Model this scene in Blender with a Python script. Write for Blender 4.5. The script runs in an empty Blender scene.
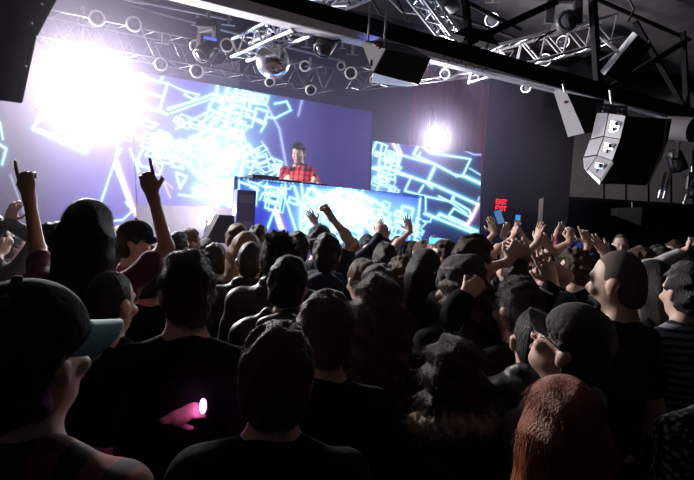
import bpy, math, random
import numpy as np
from mathutils import Vector, Matrix
random.seed(7); RNG = np.random.default_rng(7)
SC = bpy.context.scene; COL = SC.collection
R = math.radians

# ------------------------------------------------------------------ camera
F = 500.0; CAMZ = 1.95
PITCH = math.atan(22/500); ROLL = R(3.5)
cam_d = bpy.data.cameras.new('camera'); cam = bpy.data.objects.new('camera', cam_d); COL.objects.link(cam)
cam_d.sensor_width = 36; cam_d.lens = F/694*36; cam_d.clip_start = .05; cam_d.clip_end = 100
CM = Matrix.Translation((0, 0, CAMZ)) @ Matrix.Rotation(R(90)-PITCH, 4, 'X') @ Matrix.Rotation(ROLL, 4, 'Z')
cam.matrix_world = CM; SC.camera = cam
C0 = Vector((0, 0, CAMZ)); CR = CM.to_3x3(); CRI = CR.inverted()
def ray(px, py): return CR @ Vector(((px-347)/F, -(py-240)/F, -1))
def at(px, py, Y):
    r = ray(px, py); return C0 + r*(Y/r.y)
def onp(px, py, D0, m=.5):                      # vertical plane  y - m x = D0
    r = ray(px, py); return C0 + r*(D0/(r.y-m*r.x))
def pix(P):                                     # numpy points (n,3) -> pixel coords
    M = np.array(CRI); q = (np.asarray(P)-np.array(C0)) @ M.T
    return 347+F*q[:, 0]/-q[:, 2], 240-F*q[:, 1]/-q[:, 2]
def away(px, py, Y, L):                          # a vector of length L leading away from the hall along the line of sight
    return ray(px, py).normalized()*L
SDIR = Vector((1, .5, 0)).normalized(); SNRM = Vector((.5, -1, 0)).normalized()   # stage direction / normal to the hall

# ------------------------------------------------------------------ materials
def mk(name):
    m = bpy.data.materials.new(name); m.use_nodes = True
    nt = m.node_tree; b = nt.nodes['Principled BSDF']; return m, nt, b
def mat(name, col, rough=.6, metal=0, var=.15, scale=8, bump=0, bscale=60, stretch=None, emit=None, es=0, spec=.5, sheen=0, trans=0):
    m, nt, b = mk(name); N = nt.nodes; L = nt.links
    tc = N.new('ShaderNodeTexCoord'); mp = N.new('ShaderNodeMapping'); L.new(tc.outputs['Object'], mp.inputs[0])
    if stretch: mp.inputs['Scale'].default_value = stretch
    nz = N.new('ShaderNodeTexNoise'); nz.inputs['Scale'].default_value = scale; nz.inputs['Detail'].default_value = 4
    L.new(mp.outputs[0], nz.inputs['Vector'])
    rp = N.new('ShaderNodeMapRange'); rp.inputs['To Min'].default_value = 1-var; rp.inputs['To Max'].default_value = 1+var
    L.new(nz.outputs[0], rp.inputs[0])
    mx = N.new('ShaderNodeVectorMath'); mx.operation = 'SCALE'; mx.inputs[0].default_value = col
    L.new(rp.outputs[0], mx.inputs['Scale']); L.new(mx.outputs[0], b.inputs['Base Color'])
    b.inputs['Roughness'].default_value = rough; b.inputs['Metallic'].default_value = metal
    b.inputs['Specular IOR Level'].default_value = spec
    if sheen: b.inputs['Sheen Weight'].default_value = sheen; b.inputs['Sheen Roughness'].default_value = .4
    if trans: b.inputs['Transmission Weight'].default_value = trans
    if bump:
        n2 = N.new('ShaderNodeTexNoise'); n2.inputs['Scale'].default_value = bscale; L.new(mp.outputs[0], n2.inputs['Vector'])
        bp = N.new('ShaderNodeBump'); bp.inputs['Strength'].default_value = bump; bp.inputs['Distance'].default_value = .01
        L.new(n2.outputs[0], bp.inputs['Height']); L.new(bp.outputs[0], b.inputs['Normal'])
    if emit: b.inputs['Emission Color'].default_value = (*emit, 1); b.inputs['Emission Strength'].default_value = es
    return m
def emis(name, col, s):
    m = bpy.data.materials.new(name); m.use_nodes = True; nt = m.node_tree; nt.nodes.clear()
    e = nt.nodes.new('ShaderNodeEmission'); o = nt.nodes.new('ShaderNodeOutputMaterial')
    e.inputs[0].default_value = (*col, 1); e.inputs[1].default_value = s; nt.links.new(e.outputs[0], o.inputs[0]); return m
def plaid(name, c1, c2, c3, scale=14):
    m, nt, b = mk(name); N = nt.nodes; L = nt.links
    tc = N.new('ShaderNodeTexCoord'); cols = []
    def wave(d, sc):
        w = N.new('ShaderNodeTexWave'); w.bands_direction = d; w.inputs['Scale'].default_value = sc; w.inputs['Distortion'].default_value = .5
        L.new(tc.outputs['Object'], w.inputs['Vector'])
        r = N.new('ShaderNodeValToRGB'); r.color_ramp.interpolation = 'CONSTANT'; r.color_ramp.elements[1].position = .55
        L.new(w.outputs['Fac'], r.inputs[0]); return r.outputs[0]
    a = wave('X', scale); c = wave('Z', scale); y = wave('Z', scale*2.7)
    m1 = N.new('ShaderNodeMixRGB'); m1.inputs[1].default_value = (*c1, 1); m1.inputs[2].default_value = (*c2, 1); L.new(a, m1.inputs[0])
    m2 = N.new('ShaderNodeMixRGB'); m2.blend_type = 'MULTIPLY'; m2.inputs[0].default_value = .75; L.new(m1.outputs[0], m2.inputs[1])
    m3 = N.new('ShaderNodeMixRGB'); m3.inputs[1].default_value = (1, 1, 1, 1); m3.inputs[2].default_value = (*c3, 1); L.new(c, m3.inputs[0]); L.new(m3.outputs[0], m2.inputs[2])
    L.new(m2.outputs[0], b.inputs['Base Color']); b.inputs['Roughness'].default_value = .85; return m
def spots(name, c1, c2, scale=60):
    m, nt, b = mk(name); N = nt.nodes; L = nt.links
    tc = N.new('ShaderNodeTexCoord'); v = N.new('ShaderNodeTexVoronoi'); v.inputs['Scale'].default_value = scale; L.new(tc.outputs['Object'], v.inputs['Vector'])
    r = N.new('ShaderNodeValToRGB'); r.color_ramp.interpolation = 'CONSTANT'; r.color_ramp.elements[0].color = (*c1, 1); r.color_ramp.elements[1].color = (*c2, 1); r.color_ramp.elements[1].position = .4
    L.new(v.outputs[0], r.inputs[0]); L.new(r.outputs[0], b.inputs['Base Color']); b.inputs['Roughness'].default_value = .9; return m
def stripes(name, c1, c2, scale=30):
    m, nt, b = mk(name); N = nt.nodes; L = nt.links
    tc = N.new('ShaderNodeTexCoord'); w = N.new('ShaderNodeTexWave'); w.bands_direction = 'Z'; w.inputs['Scale'].default_value = scale; L.new(tc.outputs['Object'], w.inputs['Vector'])
    r = N.new('ShaderNodeValToRGB'); r.color_ramp.interpolation = 'CONSTANT'; r.color_ramp.elements[0].color = (*c1, 1); r.color_ramp.elements[1].color = (*c2, 1); r.color_ramp.elements[1].position = .6
    L.new(w.outputs['Fac'], r.inputs[0]); L.new(r.outputs[0], b.inputs['Base Color']); b.inputs['Roughness'].default_value = .9; return m

# ------------------------------------------------------------------ objects
def tag(o, label=None, cat=None, group=None, kind=None):
    if label: o['label'] = label
    if cat: o['category'] = cat
    if group: o['group'] = group
    if kind: o['kind'] = kind
    return o
def empty(name, loc, label, cat, group=None):
    o = bpy.data.objects.new(name, None); COL.objects.link(o); o.location = loc; o.empty_display_size = .1
    return tag(o, label, cat, group)
def link(name, me, m=None, parent=None, world=True):
    o = bpy.data.objects.new(name, me); COL.objects.link(o)
    if m is not None: me.materials.append(m)
    if parent is not None:
        o.parent = parent
        if world: bpy.context.view_layer.update(); o.matrix_parent_inverse = parent.matrix_world.inverted()
    return o
class MB:                                     # collects shapes (world coordinates) into one mesh
    def __init__(s): s.v = []; s.f = []; s.sm = []
    def add(s, vs, fs, smooth=False):
        n = len(s.v); s.v += [tuple(v) for v in vs]; s.f += [tuple(i+n for i in f) for f in fs]; s.sm += [smooth]*len(fs); return s
    def box(s, c, sx, sy, sz, ax=None, bev=0):
        c = Vector(c); ax = ax or (Vector((1, 0, 0)), Vector((0, 1, 0)), Vector((0, 0, 1)))
        vs = [c+ax[0]*(sx/2*i)+ax[1]*(sy/2*j)+ax[2]*(sz/2*k) for k in (-1, 1) for j in (-1, 1) for i in (-1, 1)]
        return s.add(vs, [(0, 2, 3, 1), (4, 5, 7, 6), (0, 1, 5, 4), (2, 6, 7, 3), (0, 4, 6, 2), (1, 3, 7, 5)])
    def beam(s, a, b, w, h, up=(0, 0, 1)):
        a = Vector(a); b = Vector(b); d = (b-a); L = d.length; d.normalize(); x = d.cross(Vector(up)).normalized(); z = x.cross(d)
        return s.box((a+b)/2, w, L, h, (x, d, z))
    def tube(s, a, b, r, r2=None, n=10, caps=True, smooth=True):
        a = Vector(a); b = Vector(b); r2 = r if r2 is None else r2; d = (b-a).normalized()
        x = d.orthogonal().normalized(); y = d.cross(x); vs = []
        for p, q in ((a, r), (b, r2)):
            for i in range(n):
                t = 2*math.pi*i/n; vs.append(p+x*(q*math.cos(t))+y*(q*math.sin(t)))
        s.add(vs, [(i, (i+1) % n, n+(i+1) % n, n+i) for i in range(n)], smooth)
        if caps: s.add(vs[:n], [tuple(range(n))[::-1]]); s.add(vs[n:], [tuple(range(n))])
        return s
    def path(s, pts, r, n=6):
        for a, b in zip(pts[:-1], pts[1:]): s.tube(a, b, r, n=n)
        return s
    def lathe(s, c, d, prof, n=20, smooth=True):        # prof: (distance along d, radius)
        c = Vector(c); d = Vector(d).normalized(); x = d.orthogonal().normalized(); y = d.cross(x); vs = []; m = len(prof)
        for t, r in prof:
            for i in range(n):
                q = 2*math.pi*i/n; vs.append(c+d*t+x*(r*math.cos(q))+y*(r*math.sin(q)))
        return s.add(vs, [(k*n+i, k*n+(i+1) % n, (k+1)*n+(i+1) % n, (k+1)*n+i) for k in range(m-1) for i in range(n)], smooth)
    def ring(s, c, d, R0, r, n=24, k=8):
        c = Vector(c); d = Vector(d).normalized(); x = d.orthogonal().normalized(); y = d.cross(x); vs = []
        for i in range(n):
            t = 2*math.pi*i/n; e = x*math.cos(t)+y*math.sin(t)
            for j in range(k):
                u = 2*math.pi*j/k; vs.append(c+e*(R0+r*math.cos(u))+d*(r*math.sin(u)))
        return s.add(vs, [(i*k+j, ((i+1) % n)*k+j, ((i+1) % n)*k+(j+1) % k, i*k+(j+1) % k) for i in range(n) for j in range(k)], True)
    def prism(s, poly, ext):                            # poly: world points, ext: extrusion vector
        n = len(poly); ext = Vector(ext); vs = [Vector(p) for p in poly]+[Vector(p)+ext for p in poly]
        return s.add(vs, [tuple(range(n))[::-1], tuple(range(n, 2*n))]+[(i, (i+1) % n, n+(i+1) % n, n+i) for i in range(n)])
    def sphere(s, c, r, n=16, m=10, smooth=True, ax=(1, 1, 1)):
        c = Vector(c); vs = []
        for j in range(m+1):
            p = math.pi*j/m
            for i in range(n):
                t = 2*math.pi*i/n; vs.append(c+Vector((r*ax[0]*math.sin(p)*math.cos(t), r*ax[1]*math.sin(p)*math.sin(t), r*ax[2]*math.cos(p))))
        return s.add(vs, [(j*n+i, (j+1)*n+i, (j+1)*n+(i+1) % n, j*n+(i+1) % n) for j in range(m) for i in range(n)], smooth)
    def build(s, name, m, parent=None, bevel=0):
        me = bpy.data.meshes.new(name); me.from_pydata(s.v, [], s.f); me.polygons.foreach_set('use_smooth', s.sm); me.validate(); me.update()
        o = link(name, me, m, parent)
        if bevel:
            b = o.modifiers.new('bevel', 'BEVEL'); b.width = bevel; b.segments = 2; b.limit_method = 'ANGLE'
        return o

# ------------------------------------------------------------------ signed distance modelling
class SDF:
    def __init__(s): s.p = []
    def cap(s, a, b, ra, rb=None, k=.02, op='+'):
        s.p.append((op, 'c', np.array(a, float), np.array(b, float), ra, ra if rb is None else rb, k)); return s
    def ell(s, c, r, k=.02, M=None, op='+'):
        s.p.append((op, 'e', np.array(c, float), np.array(r, float), np.eye(3) if M is None else np.array(M), None, k)); return s
    def box(s, c, r, rad=.005, k=.005, M=None, op='+'):
        s.p.append((op, 'b', np.array(c, float), np.array(r, float), np.eye(3) if M is None else np.array(M), rad, k)); return s
    def bounds(s):
        lo = np.full(3, 1e9); hi = -lo
        for p in s.p:
            if p[0] != '+': continue
            if p[1] == 'c':
                r = max(p[4], p[5]); a = np.minimum(p[2], p[3])-r; b = np.maximum(p[2], p[3])+r
            else:
                e = np.abs(p[4]) @ p[3]+(p[5] or 0); a = p[2]-e; b = p[2]+e
            lo = np.minimum(lo, a); hi = np.maximum(hi, b)
        return lo, hi
    def build(s, vox, disp=None):
        lo, hi = s.bounds(); pad = 3*vox+.03; lo = lo-pad; hi = hi+pad
        n = np.ceil((hi-lo)/vox).astype(int)+1
        G = np.full(n, .2, np.float32)
        ax = [(lo[i]+vox*np.arange(n[i])).astype(np.float32) for i in range(3)]
        for op, kind, a, b, c, d, k in s.p:
            mg = 2*k+2*vox+.01
            if kind == 'c': r = max(c, d); l = np.minimum(a, b)-r-mg; h = np.maximum(a, b)+r+mg
            else: e = np.abs(c) @ b+(d or 0)+mg; l = a-e; h = a+e
            i0 = np.clip(((l-lo)/vox).astype(int), 0, n); i1 = np.clip(((h-lo)/vox).astype(int)+2, 0, n)
            if (i1 <= i0).any(): continue
            X = ax[0][i0[0]:i1[0], None, None]; Y = ax[1][None, i0[1]:i1[1], None]; Z = ax[2][None, None, i0[2]:i1[2]]
            if kind == 'c':
                ba = b-a; L2 = max(float(ba @ ba), 1e-9)
                t = np.clip(((X-a[0])*ba[0]+(Y-a[1])*ba[1]+(Z-a[2])*ba[2])/L2, 0, 1)
                D = np.sqrt((X-a[0]-t*ba[0])**2+(Y-a[1]-t*ba[1])**2+(Z-a[2]-t*ba[2])**2)-(c+(d-c)*t)
            else:
                x = X-a[0]; y = Y-a[1]; z = Z-a[2]
                q = [x*c[0, i]+y*c[1, i]+z*c[2, i] for i in range(3)]
                if kind == 'e':
                    k0 = np.sqrt((q[0]/b[0])**2+(q[1]/b[1])**2+(q[2]/b[2])**2)
                    k1 = np.sqrt((q[0]/b[0]**2)**2+(q[1]/b[1]**2)**2+(q[2]/b[2]**2)**2)+1e-6
                    D = k0*(k0-1)/k1
                else:
                    e = [np.abs(q[i])-b[i]+d for i in range(3)]
                    D = np.sqrt(sum(np.maximum(v, 0)**2 for v in e))+np.minimum(np.maximum(np.maximum(e[0], e[1]), e[2]), 0)-d
            W = G[i0[0]:i1[0], i0[1]:i1[1], i0[2]:i1[2]]
            if op == '+':
                hh = np.maximum(k-np.abs(W-D), 0)/k; W[...] = np.minimum(W, D)-hh*hh*k*.25
            else:
                D = -D; hh = np.maximum(k-np.abs(W-D), 0)/k; W[...] = np.maximum(W, D)+hh*hh*k*.25
        if disp is not None:
            G += disp(ax[0][:, None, None], ax[1][None, :, None], ax[2][None, None, :]).astype(np.float32)
        for i in range(3):
            sl = [slice(None)]*3
            sl[i] = 0; G[tuple(sl)] = .2; sl[i] = -1; G[tuple(sl)] = .2
        return nets(G, lo, vox)
CO = np.array([(i, j, k) for i in (0, 1) for j in (0, 1) for k in (0, 1)])
ED = [(a, b) for a in range(8) for b in range(a+1, 8) if np.abs(CO[a]-CO[b]).sum() == 1]
def nets(G, lo, vox):
    S = G < 0
    cnt = sum(S[i:S.shape[0]-1+i, j:S.shape[1]-1+j, k:S.shape[2]-1+k].astype(np.int8) for i, j, k in CO)
    act = np.argwhere((cnt > 0) & (cnt < 8))
    idx = np.full(cnt.shape, -1, np.int32); idx[tuple(act.T)] = np.arange(len(act))
    val = np.stack([G[act[:, 0]+c[0], act[:, 1]+c[1], act[:, 2]+c[2]] for c in CO], 1)
    acc = np.zeros((len(act), 3)); w = np.zeros(len(act))
    for a, b in ED:
        va = val[:, a]; vb = val[:, b]; m = (va < 0) != (vb < 0); t = np.where(m, va/np.where(m, va-vb, 1), 0)[:, None]
        acc += np.where(m[:, None], CO[a]*(1-t)+CO[b]*t, 0); w += m
    V = lo+(act+acc/w[:, None])*vox
    Q = []
    for d in range(3):
        e1, e2 = (d+1) % 3, (d+2) % 3
        sl0 = [slice(None)]*3; sl1 = [slice(None)]*3; sl0[d] = slice(0, -1); sl1[d] = slice(1, None)
        A = S[tuple(sl0)]; B = S[tuple(sl1)]; p = np.argwhere(A != B)
        ok = (p[:, e1] > 0) & (p[:, e2] > 0) & (p[:, e1] < cnt.shape[e1]) & (p[:, e2] < cnt.shape[e2]); p = p[ok]
        o1 = np.zeros(3, int); o1[e1] = 1; o2 = np.zeros(3, int); o2[e2] = 1
        q = np.stack([idx[tuple((p-a).T)] for a in (o1+o2, o2, o1*0, o1)], 1)
        fl = ~A[tuple(p.T)]; q[fl] = q[fl][:, ::-1]; Q.append(q)
    return V, np.concatenate(Q)
def mesh_np(name, V, Q, smooth=True):
    me = bpy.data.meshes.new(name); n = Q.shape[1]
    me.vertices.add(len(V)); me.vertices.foreach_set('co', np.asarray(V, np.float32).ravel())
    me.loops.add(Q.size); me.loops.foreach_set('vertex_index', Q.ravel().astype(np.int32))
    me.polygons.add(len(Q)); me.polygons.foreach_set('loop_start', np.arange(0, Q.size, n, dtype=np.int32))
    me.polygons.foreach_set('use_smooth', np.full(len(Q), smooth)); me.update(calc_edges=True); me.validate(); return me
def vnormals(V, Q):
    N = np.zeros_like(V); fn = np.cross(V[Q[:, 2]]-V[Q[:, 0]], V[Q[:, 3]]-V[Q[:, 1]])
    for i in range(4): np.add.at(N, Q[:, i], fn)
    return N/(np.linalg.norm(N, axis=1, keepdims=True)+1e-12)
def wob(a, f, seed=0):                          # smooth pseudo noise for cloth folds and hair clumps
    r = np.random.default_rng(seed); K = r.normal(size=(7, 3)); K = K/np.linalg.norm(K, axis=1, keepdims=True)*f*r.uniform(.6, 1.7, (7, 1)); ph = r.uniform(0, 6.28, 7)
    return lambda X, Y, Z: a/3*sum(np.sin(k[0]*X+k[1]*Y+k[2]*Z+p) for k, p in zip(K, ph))
# ------------------------------------------------------------------ people
SKIN = [mat('skin_fair', (.72, .48, .38), .5, var=.08, scale=20, bump=.05), mat('skin_tan', (.5, .3, .21), .5, var=.08, scale=20, bump=.05),
        mat('skin_brown', (.20, .11, .07), .5, var=.08, scale=20, bump=.05)]
EYE = mat('eye_white', (.7, .7, .7), .2); IRIS = mat('eye_dark', (.02, .015, .01), .2); LIP = mat('lips', (.35, .13, .12), .45)
def hairmat(n, c, r=.55): return mat(n, c, r, var=.5, scale=60, bump=.9, bscale=160, stretch=(1.6, 1.6, .12), spec=.35)
HAIR = dict(black=hairmat('hair_black', (.011, .009, .010)), dark=hairmat('hair_dark_brown', (.032, .020, .015)), brown=hairmat('hair_brown', (.085, .042, .022)),
            blonde=hairmat('hair_blonde', (.30, .20, .12)), red=hairmat('hair_red', (.27, .065, .02)), shaved=mat('hair_shaved', (.12, .085, .07), .8, bump=.4, bscale=200))
CL = dict(black=mat('cloth_black', (.005, .005, .0055), .95, spec=.15, bump=.3, bscale=30, sheen=.0), char=mat('cloth_charcoal', (.02, .02, .022), .9, spec=.2, bump=.3, bscale=30, sheen=.0),
          navy=mat('cloth_navy', (.015, .02, .05), .85, bump=.3, bscale=30, sheen=.0), grey=mat('cloth_grey', (.09, .085, .088), .9, bump=.3, bscale=30, sheen=.0),
          white=mat('cloth_white', (.6, .58, .56), .85, bump=.3, bscale=30), pink=mat('cloth_pink', (.5, .12, .2), .85), blue=mat('cloth_blue', (.03, .07, .45), .85),
          maroon=mat('cloth_maroon', (.12, .02, .03), .85, bump=.3, bscale=30), orange=mat('cloth_orange', (.4, .12, .05), .85), jean=mat('denim', (.02, .03, .06), .9, bump=.3, bscale=120),
          leather=mat('jacket_black_sheen', (.018, .018, .019), .5, bump=.4, bscale=25), plaidred=plaid('plaid_dark_red', (.22, .04, .04), (.03, .02, .03), (.4, .35, .35), 4),
          djplaid=plaid('plaid_bright_red', (.9, .05, .04), (.16, .01, .06), (.45, .2, .2), 4.2), dots=spots('black_white_print', (.55, .55, .55), (.012, .012, .012), 38),
          stripe=stripes('navy_white_stripe', (.25, .25, .3), (.015, .015, .03), 9), lace=spots('lace_print', (.3, .28, .27), (.01, .01, .01), 55),
          tan=mat('cloth_tan', (.3, .22, .15), .9), fur=mat('fur_trim', (.35, .27, .2), .9, var=.4, scale=40), denimcap=mat('cap_grey', (.06, .055, .055), .9, bump=.2), brimgrey=mat('brim_teal', (.25, .5, .5), .8),
          shoe=mat('shoe_black', (.02, .02, .02), .5))
def basis(d, n):                                # columns: across, along, normal
    y = np.array(d, float); y /= np.linalg.norm(y); z = np.array(n, float); z -= y*(z @ y)
    if np.linalg.norm(z) < 1e-3: z = np.cross(y, [1, 0, 0.3])
    z /= np.linalg.norm(z); return np.stack([np.cross(y, z), y, z], 1)
FL = [.070, .080, .074, .058]
POSE = dict(open=[(8, 8, 8)]*4+['out'], relaxed=[(25, 30, 20)]*4+['out'], fist=[(80, 95, 60)]*4+['in'], point=[(2, 3, 3)]+[(80, 95, 60)]*3+['in'],
            grip=[(45, 55, 35)]*4+['in'], horns=[(4, 4, 4), (80, 95, 60), (80, 95, 60), (4, 4, 4), 'in'], frame=[(5, 8, 5), (60, 80, 50), (60, 80, 50), (60, 80, 50), 'out'])
def hand(s, w, d, n, side, pose):               # side: +1 when the thumb sits on +across
    B = basis(d, n); P = lambda x, y, z: w+B @ np.array([x*side, y, z])
    s.cap(w-B[:, 1]*.02, P(0, .02, 0), .026, .024, k=.02)
    s.ell(P(0, .048, 0), (.041, .052, .017), k=.02, M=B)
    po = POSE[pose]; r0 = .0088
    for i in range(4):
        x = .030-.020*i; p = P(x, .088-(.006 if i in (0, 3) else 0), 0); a = 0; L = FL[i]; spread = (.12, .03, -.05, -.14)[i] if pose in ('open',) else (.04, .01, -.02, -.05)[i]
        for j, f in enumerate((.45, .3, .25)):
            a += R(po[i][j]); dr = B @ np.array([spread*side*math.cos(a), math.cos(a), math.sin(a)]); q = p+dr*L*f
            s.cap(p, q, r0-.0007*j, r0-.0007*(j+1), k=.004); p = q
    p = P(.030, .022, .004)
    dirs = [(.75, .62, .25), (.35, .9, .2)] if po[4] == 'out' else [(.5, .7, .55), (-.35, .6, .75)]
    for j, (L, dd) in enumerate(zip((.042, .032), dirs)):
        v = np.array(dd)/np.linalg.norm(dd); q = p+B @ (v*np.array([side, 1, 1]))*L; s.cap(p, q, .012-.002*j, .010-.001*j, k=.008); p = q
    return P(0, .06, .03)
def ik(a, t, L1, L2, pole):
    d = t-a; D = np.linalg.norm(d); u = d/max(D, 1e-6); D = min(max(D, abs(L1-L2)+.02), L1+L2-.004); t = a+u*D
    c = (L1*L1+D*D-L2*L2)/(2*L1*D); pv = np.array(pole, float); pv -= u*(pv @ u); pv /= max(np.linalg.norm(pv), 1e-6)
    return a+u*L1*c+pv*L1*math.sqrt(max(0, 1-c*c)), t
PEOPLE = []
def strands(V, Nn, count, length, flow, up, rng, wdt=.00055, zmin=-9):
    ok = np.where(V[:, 2] > zmin)[0]; i = rng.choice(ok, min(count, len(ok)), replace=False)
    p = V[i]-Nn[i]*.002; n = Nn[i]; m = len(i)
    fl = np.array(flow)+rng.normal(0, .25, (m, 3)); fl = fl-n*(fl*n).sum(1, keepdims=True)*.9
    d = n*up+fl; d /= np.linalg.norm(d, axis=1, keepdims=True); L = length*rng.uniform(.5, 1.2, (m, 1))
    mid = p+d*L*.5; d2 = d+np.array([0, 0, -.5])*up+fl*.4+rng.normal(0, .15, (m, 3)); d2 /= np.linalg.norm(d2, axis=1, keepdims=True); tip = mid+d2*L*.5
    s = np.cross(d, rng.normal(size=(m, 3))); s /= np.linalg.norm(s, axis=1, keepdims=True); s *= wdt
    pts = np.stack([p-s, p+s, mid+s*.8, mid-s*.8, tip+s*.15, tip-s*.15], 1).reshape(-1, 3)
    b = (np.arange(m)*6)[:, None]; Q = np.concatenate([b+np.array([0, 1, 2, 3]), b+np.array([3, 2, 4, 5])])
    return pts, Q
BODYL = dict(m=1.0, f=.88)
def person(label, px, py, Y, face=0, hy=0, hp=0, hr=0, sex='m', skin=0, hair=('short', 'dark'), top=('tee', 'black'), L=None, Rr=None, hat=None, vox=.013,
           st=0, z0=None, group=None, beard=False, glasses=False, name='person', legs='jean', slack=9, need=0):
    hair0 = hair; rng = np.random.default_rng(len(PEOPLE)+11); sd = len(PEOPLE)
    if z0 is None:                                  # step back or forward a little where two people would share one spot
        def room(y):
            p = at(px, py, y); return min([math.hypot(p.x-q[1], p.y-q[2]) for q in PEOPLE] or [9])
        c_ = sorted([Y*(1+i*.015) for i in range(-slack, slack+1)], key=lambda y: abs(y-Y)); c_ = [y for y in c_ if 1.5 < at(px, py, y).z < 1.97] or [Y]
        good = [y for y in c_ if room(y) > .37]; Y = good[0] if good else max(c_, key=room)
        if need and room(Y) < need: return None
    W = at(px, py, Y); z0 = 0 if z0 is None else z0; H = W.z-z0; th = .006 if hair[0] in ('buzz', 'bald') else .018
    if hat: th = .022
    s = (H-th)/1.75
    if not 1.48 < H < 2.0: print('HEIGHT', label, round(H, 2))
    c, sn = math.cos(R(face)), math.sin(R(face))
    Rot = np.array([[c, -sn, 0], [sn, c, 0], [0, 0, 1]])
    # tilt moves the head top: aim the base so the tilted crown lands on the pixel
    HM = np.array(Matrix.Rotation(R(hy), 3, 'Z') @ Matrix.Rotation(R(hp), 3, 'X') @ Matrix.Rotation(R(hr), 3, 'Y'))
    piv = np.array([0, -.01, 1.53]); top_l = piv+HM @ np.array([0, .0, .22]); s = (H-th)/top_l[2] if abs(hp)+abs(hr) > 5 else s
    off = Rot @ (top_l*[1, 1, 0])*s
    base = np.array([W.x, W.y, z0])-off*[1, 1, 0]; base[2] = z0
    PEOPLE.append((label, base[0], base[1], H))
    loc = lambda P: Rot.T @ (np.array(P, float)-base)/s
    ws = BODYL[sex]
    hd = lambda x, y, z: piv+HM @ np.array([x, y, z])    # head frame, pivot at top of the neck; head centre is (0,.012,.105)
    hc = (0, .012, .112)
    b = SDF(); K = .03
    # trunk
    b.ell((0, 0, 1.245), (.155*ws, .105, .205), K); b.ell((0, .005, 1.07), (.135*ws, .095, .17), K); b.ell((0, -.01, .94), (.155, .11, .12), K)
    if sex == 'f':
        for q in (-1, 1): b.ell((.07*q, .085, 1.27), (.06, .055, .06), .03)
    SH = {q: np.array([.175*ws*q, -.01, 1.385]) for q in (-1, 1)}
    for q in (-1, 1):
        b.cap((0, -.02, 1.385), SH[q], .060, .053, .05); b.cap((.03*q, -.03, 1.485), (.12*ws*q, -.02, 1.405), .03, .035, .05)
        b.cap((.085*q, 0, .93), (.10*q, .01, .50), .088, .054, .04); b.cap((.10*q, .01, .50), (.105*q, -.02, .09), .052, .034, .02)
        b.ell((.103*q, -.025, .34), (.045, .05, .12), .03); b.cap((.105*q, -.03, .055), (.125*q, .13, .03), .038, .028, .03)
    b.cap((0, -.02, 1.42), hd(0, 0, .06), .062 if sex == 'm' else .052, .054 if sex == 'm' else .046, .04)
    # arms
    arms = {}; out = {}
    for q, sp in ((-1, L), (1, Rr)):
        A = SH[q]
        if sp is None:
            t = A+np.array([.07*q, .06, -.50]); e, w = ik(A, t, .285, .25, (.3*q, -1, 0)); hdv = (w-e)+np.array([-.02*q, .06, 0]); nn = np.array([-q, 0, 0]); po = 'relaxed'
        else:
            wp = loc(at(sp['w'][0], sp['w'][1], Y+sp.get('dy', 0))); tp = loc(at(sp['t'][0], sp['t'][1], Y+sp.get('ty', sp.get('dy', 0))))
            pole = Rot.T @ np.array(sp.get('pole', (q*.6, 0, -1)), float)
            e, w = ik(A, wp, .285*sp.get('ext', 1.0), .25*sp.get('ext', 1.0), pole); hdv = tp-wp; nn = Rot.T @ np.array(sp.get('n', (0, 1, 0)), float); po = sp.get('pose', 'open')
        b.cap(A, e, .050 if sex == 'm' else .042, .038 if sex == 'm' else .033, .03); b.cap(e, w, .038 if sex == 'm' else .033, .024, .02)
        m = e+(w-e)*.3; b.ell(m, (.040, .040, .05), .03) if sex == 'm' else None
        B = basis(hdv, nn); side = 1 if (sp is None or sp.get('thumb') is None) else sp['thumb']
        if sp is None: side = 1 if (B[:, 0] @ np.array([0, 1, 0])) > 0 else -1
        out[q] = hand(b, w+B[:, 1]*.012, B[:, 1], B[:, 2], side, po); arms[q] = (A, e, w)
    # head
    b.ell(hd(*hc), (.074, .095, .108), .02, M=HM); b.ell(hd(0, .045, .035), (.056, .058, .066), .035, M=HM); b.ell(hd(0, .075, .0), (.026, .026, .022), .03, M=HM)
    b.cap(hd(0, .103, .095), hd(0, .122, .062), .010, .015, .012); b.ell(hd(0, .092, .118), (.055, .022, .014), .015, M=HM)
    for q in (-1, 1):
        b.ell(hd(.034*q, .118, .098), (.020, .018, .014), .008, M=HM, op='-'); b.ell(hd(.050*q, .082, .062), (.02, .02, .018), .02, M=HM)
        b.ell(hd(.079*q, .0, .080), (.009, .020, .032), .008, M=HM); b.ell(hd(.079*q, -.008, .097), (.012, .022, .018), .008, M=HM)
    b.ell(hd(0, .103, .030), (.024, .012, .010), .008, M=HM)
    V, Q = b.build(vox/s)
    me = mesh_np('body', V*s, Q); o = link(name, me, SKIN[skin]); o.location = base; o.rotation_euler = (0, 0, R(face)); tag(o, label, 'person', group)
    def child(nm, V, Q, m, lab=None, par=None):
        me = mesh_np(nm, V*s, Q); ch = link(nm, me, m); ch.parent = par or o
        if lab: ch['label'] = lab
        return ch
    # eyes and lips
    if vox < .0125 or abs(face) > 60 or abs(face+hy) > 60:
        for q in (-1, 1):
            e = SDF(); e.ell(hd(.032*q, .092, .098), (.013, .012, .0125), .002, M=HM); v2, q2 = e.build(.004)
            ey = child('eye', v2, q2, EYE); e = SDF(); e.ell(hd(.032*q, .100, .098), (.0062, .005, .0062), .002, M=HM); v2, q2 = e.build(.003); child('iris', v2, q2, IRIS, par=ey)
        e = SDF(); e.ell(hd(0, .110, .031), (.021, .008, .005), .002, M=HM); e.ell(hd(0, .109, .022), (.018, .008, .006), .002, M=HM); v2, q2 = e.build(.004); child('mouth', v2, q2, LIP)
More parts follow.
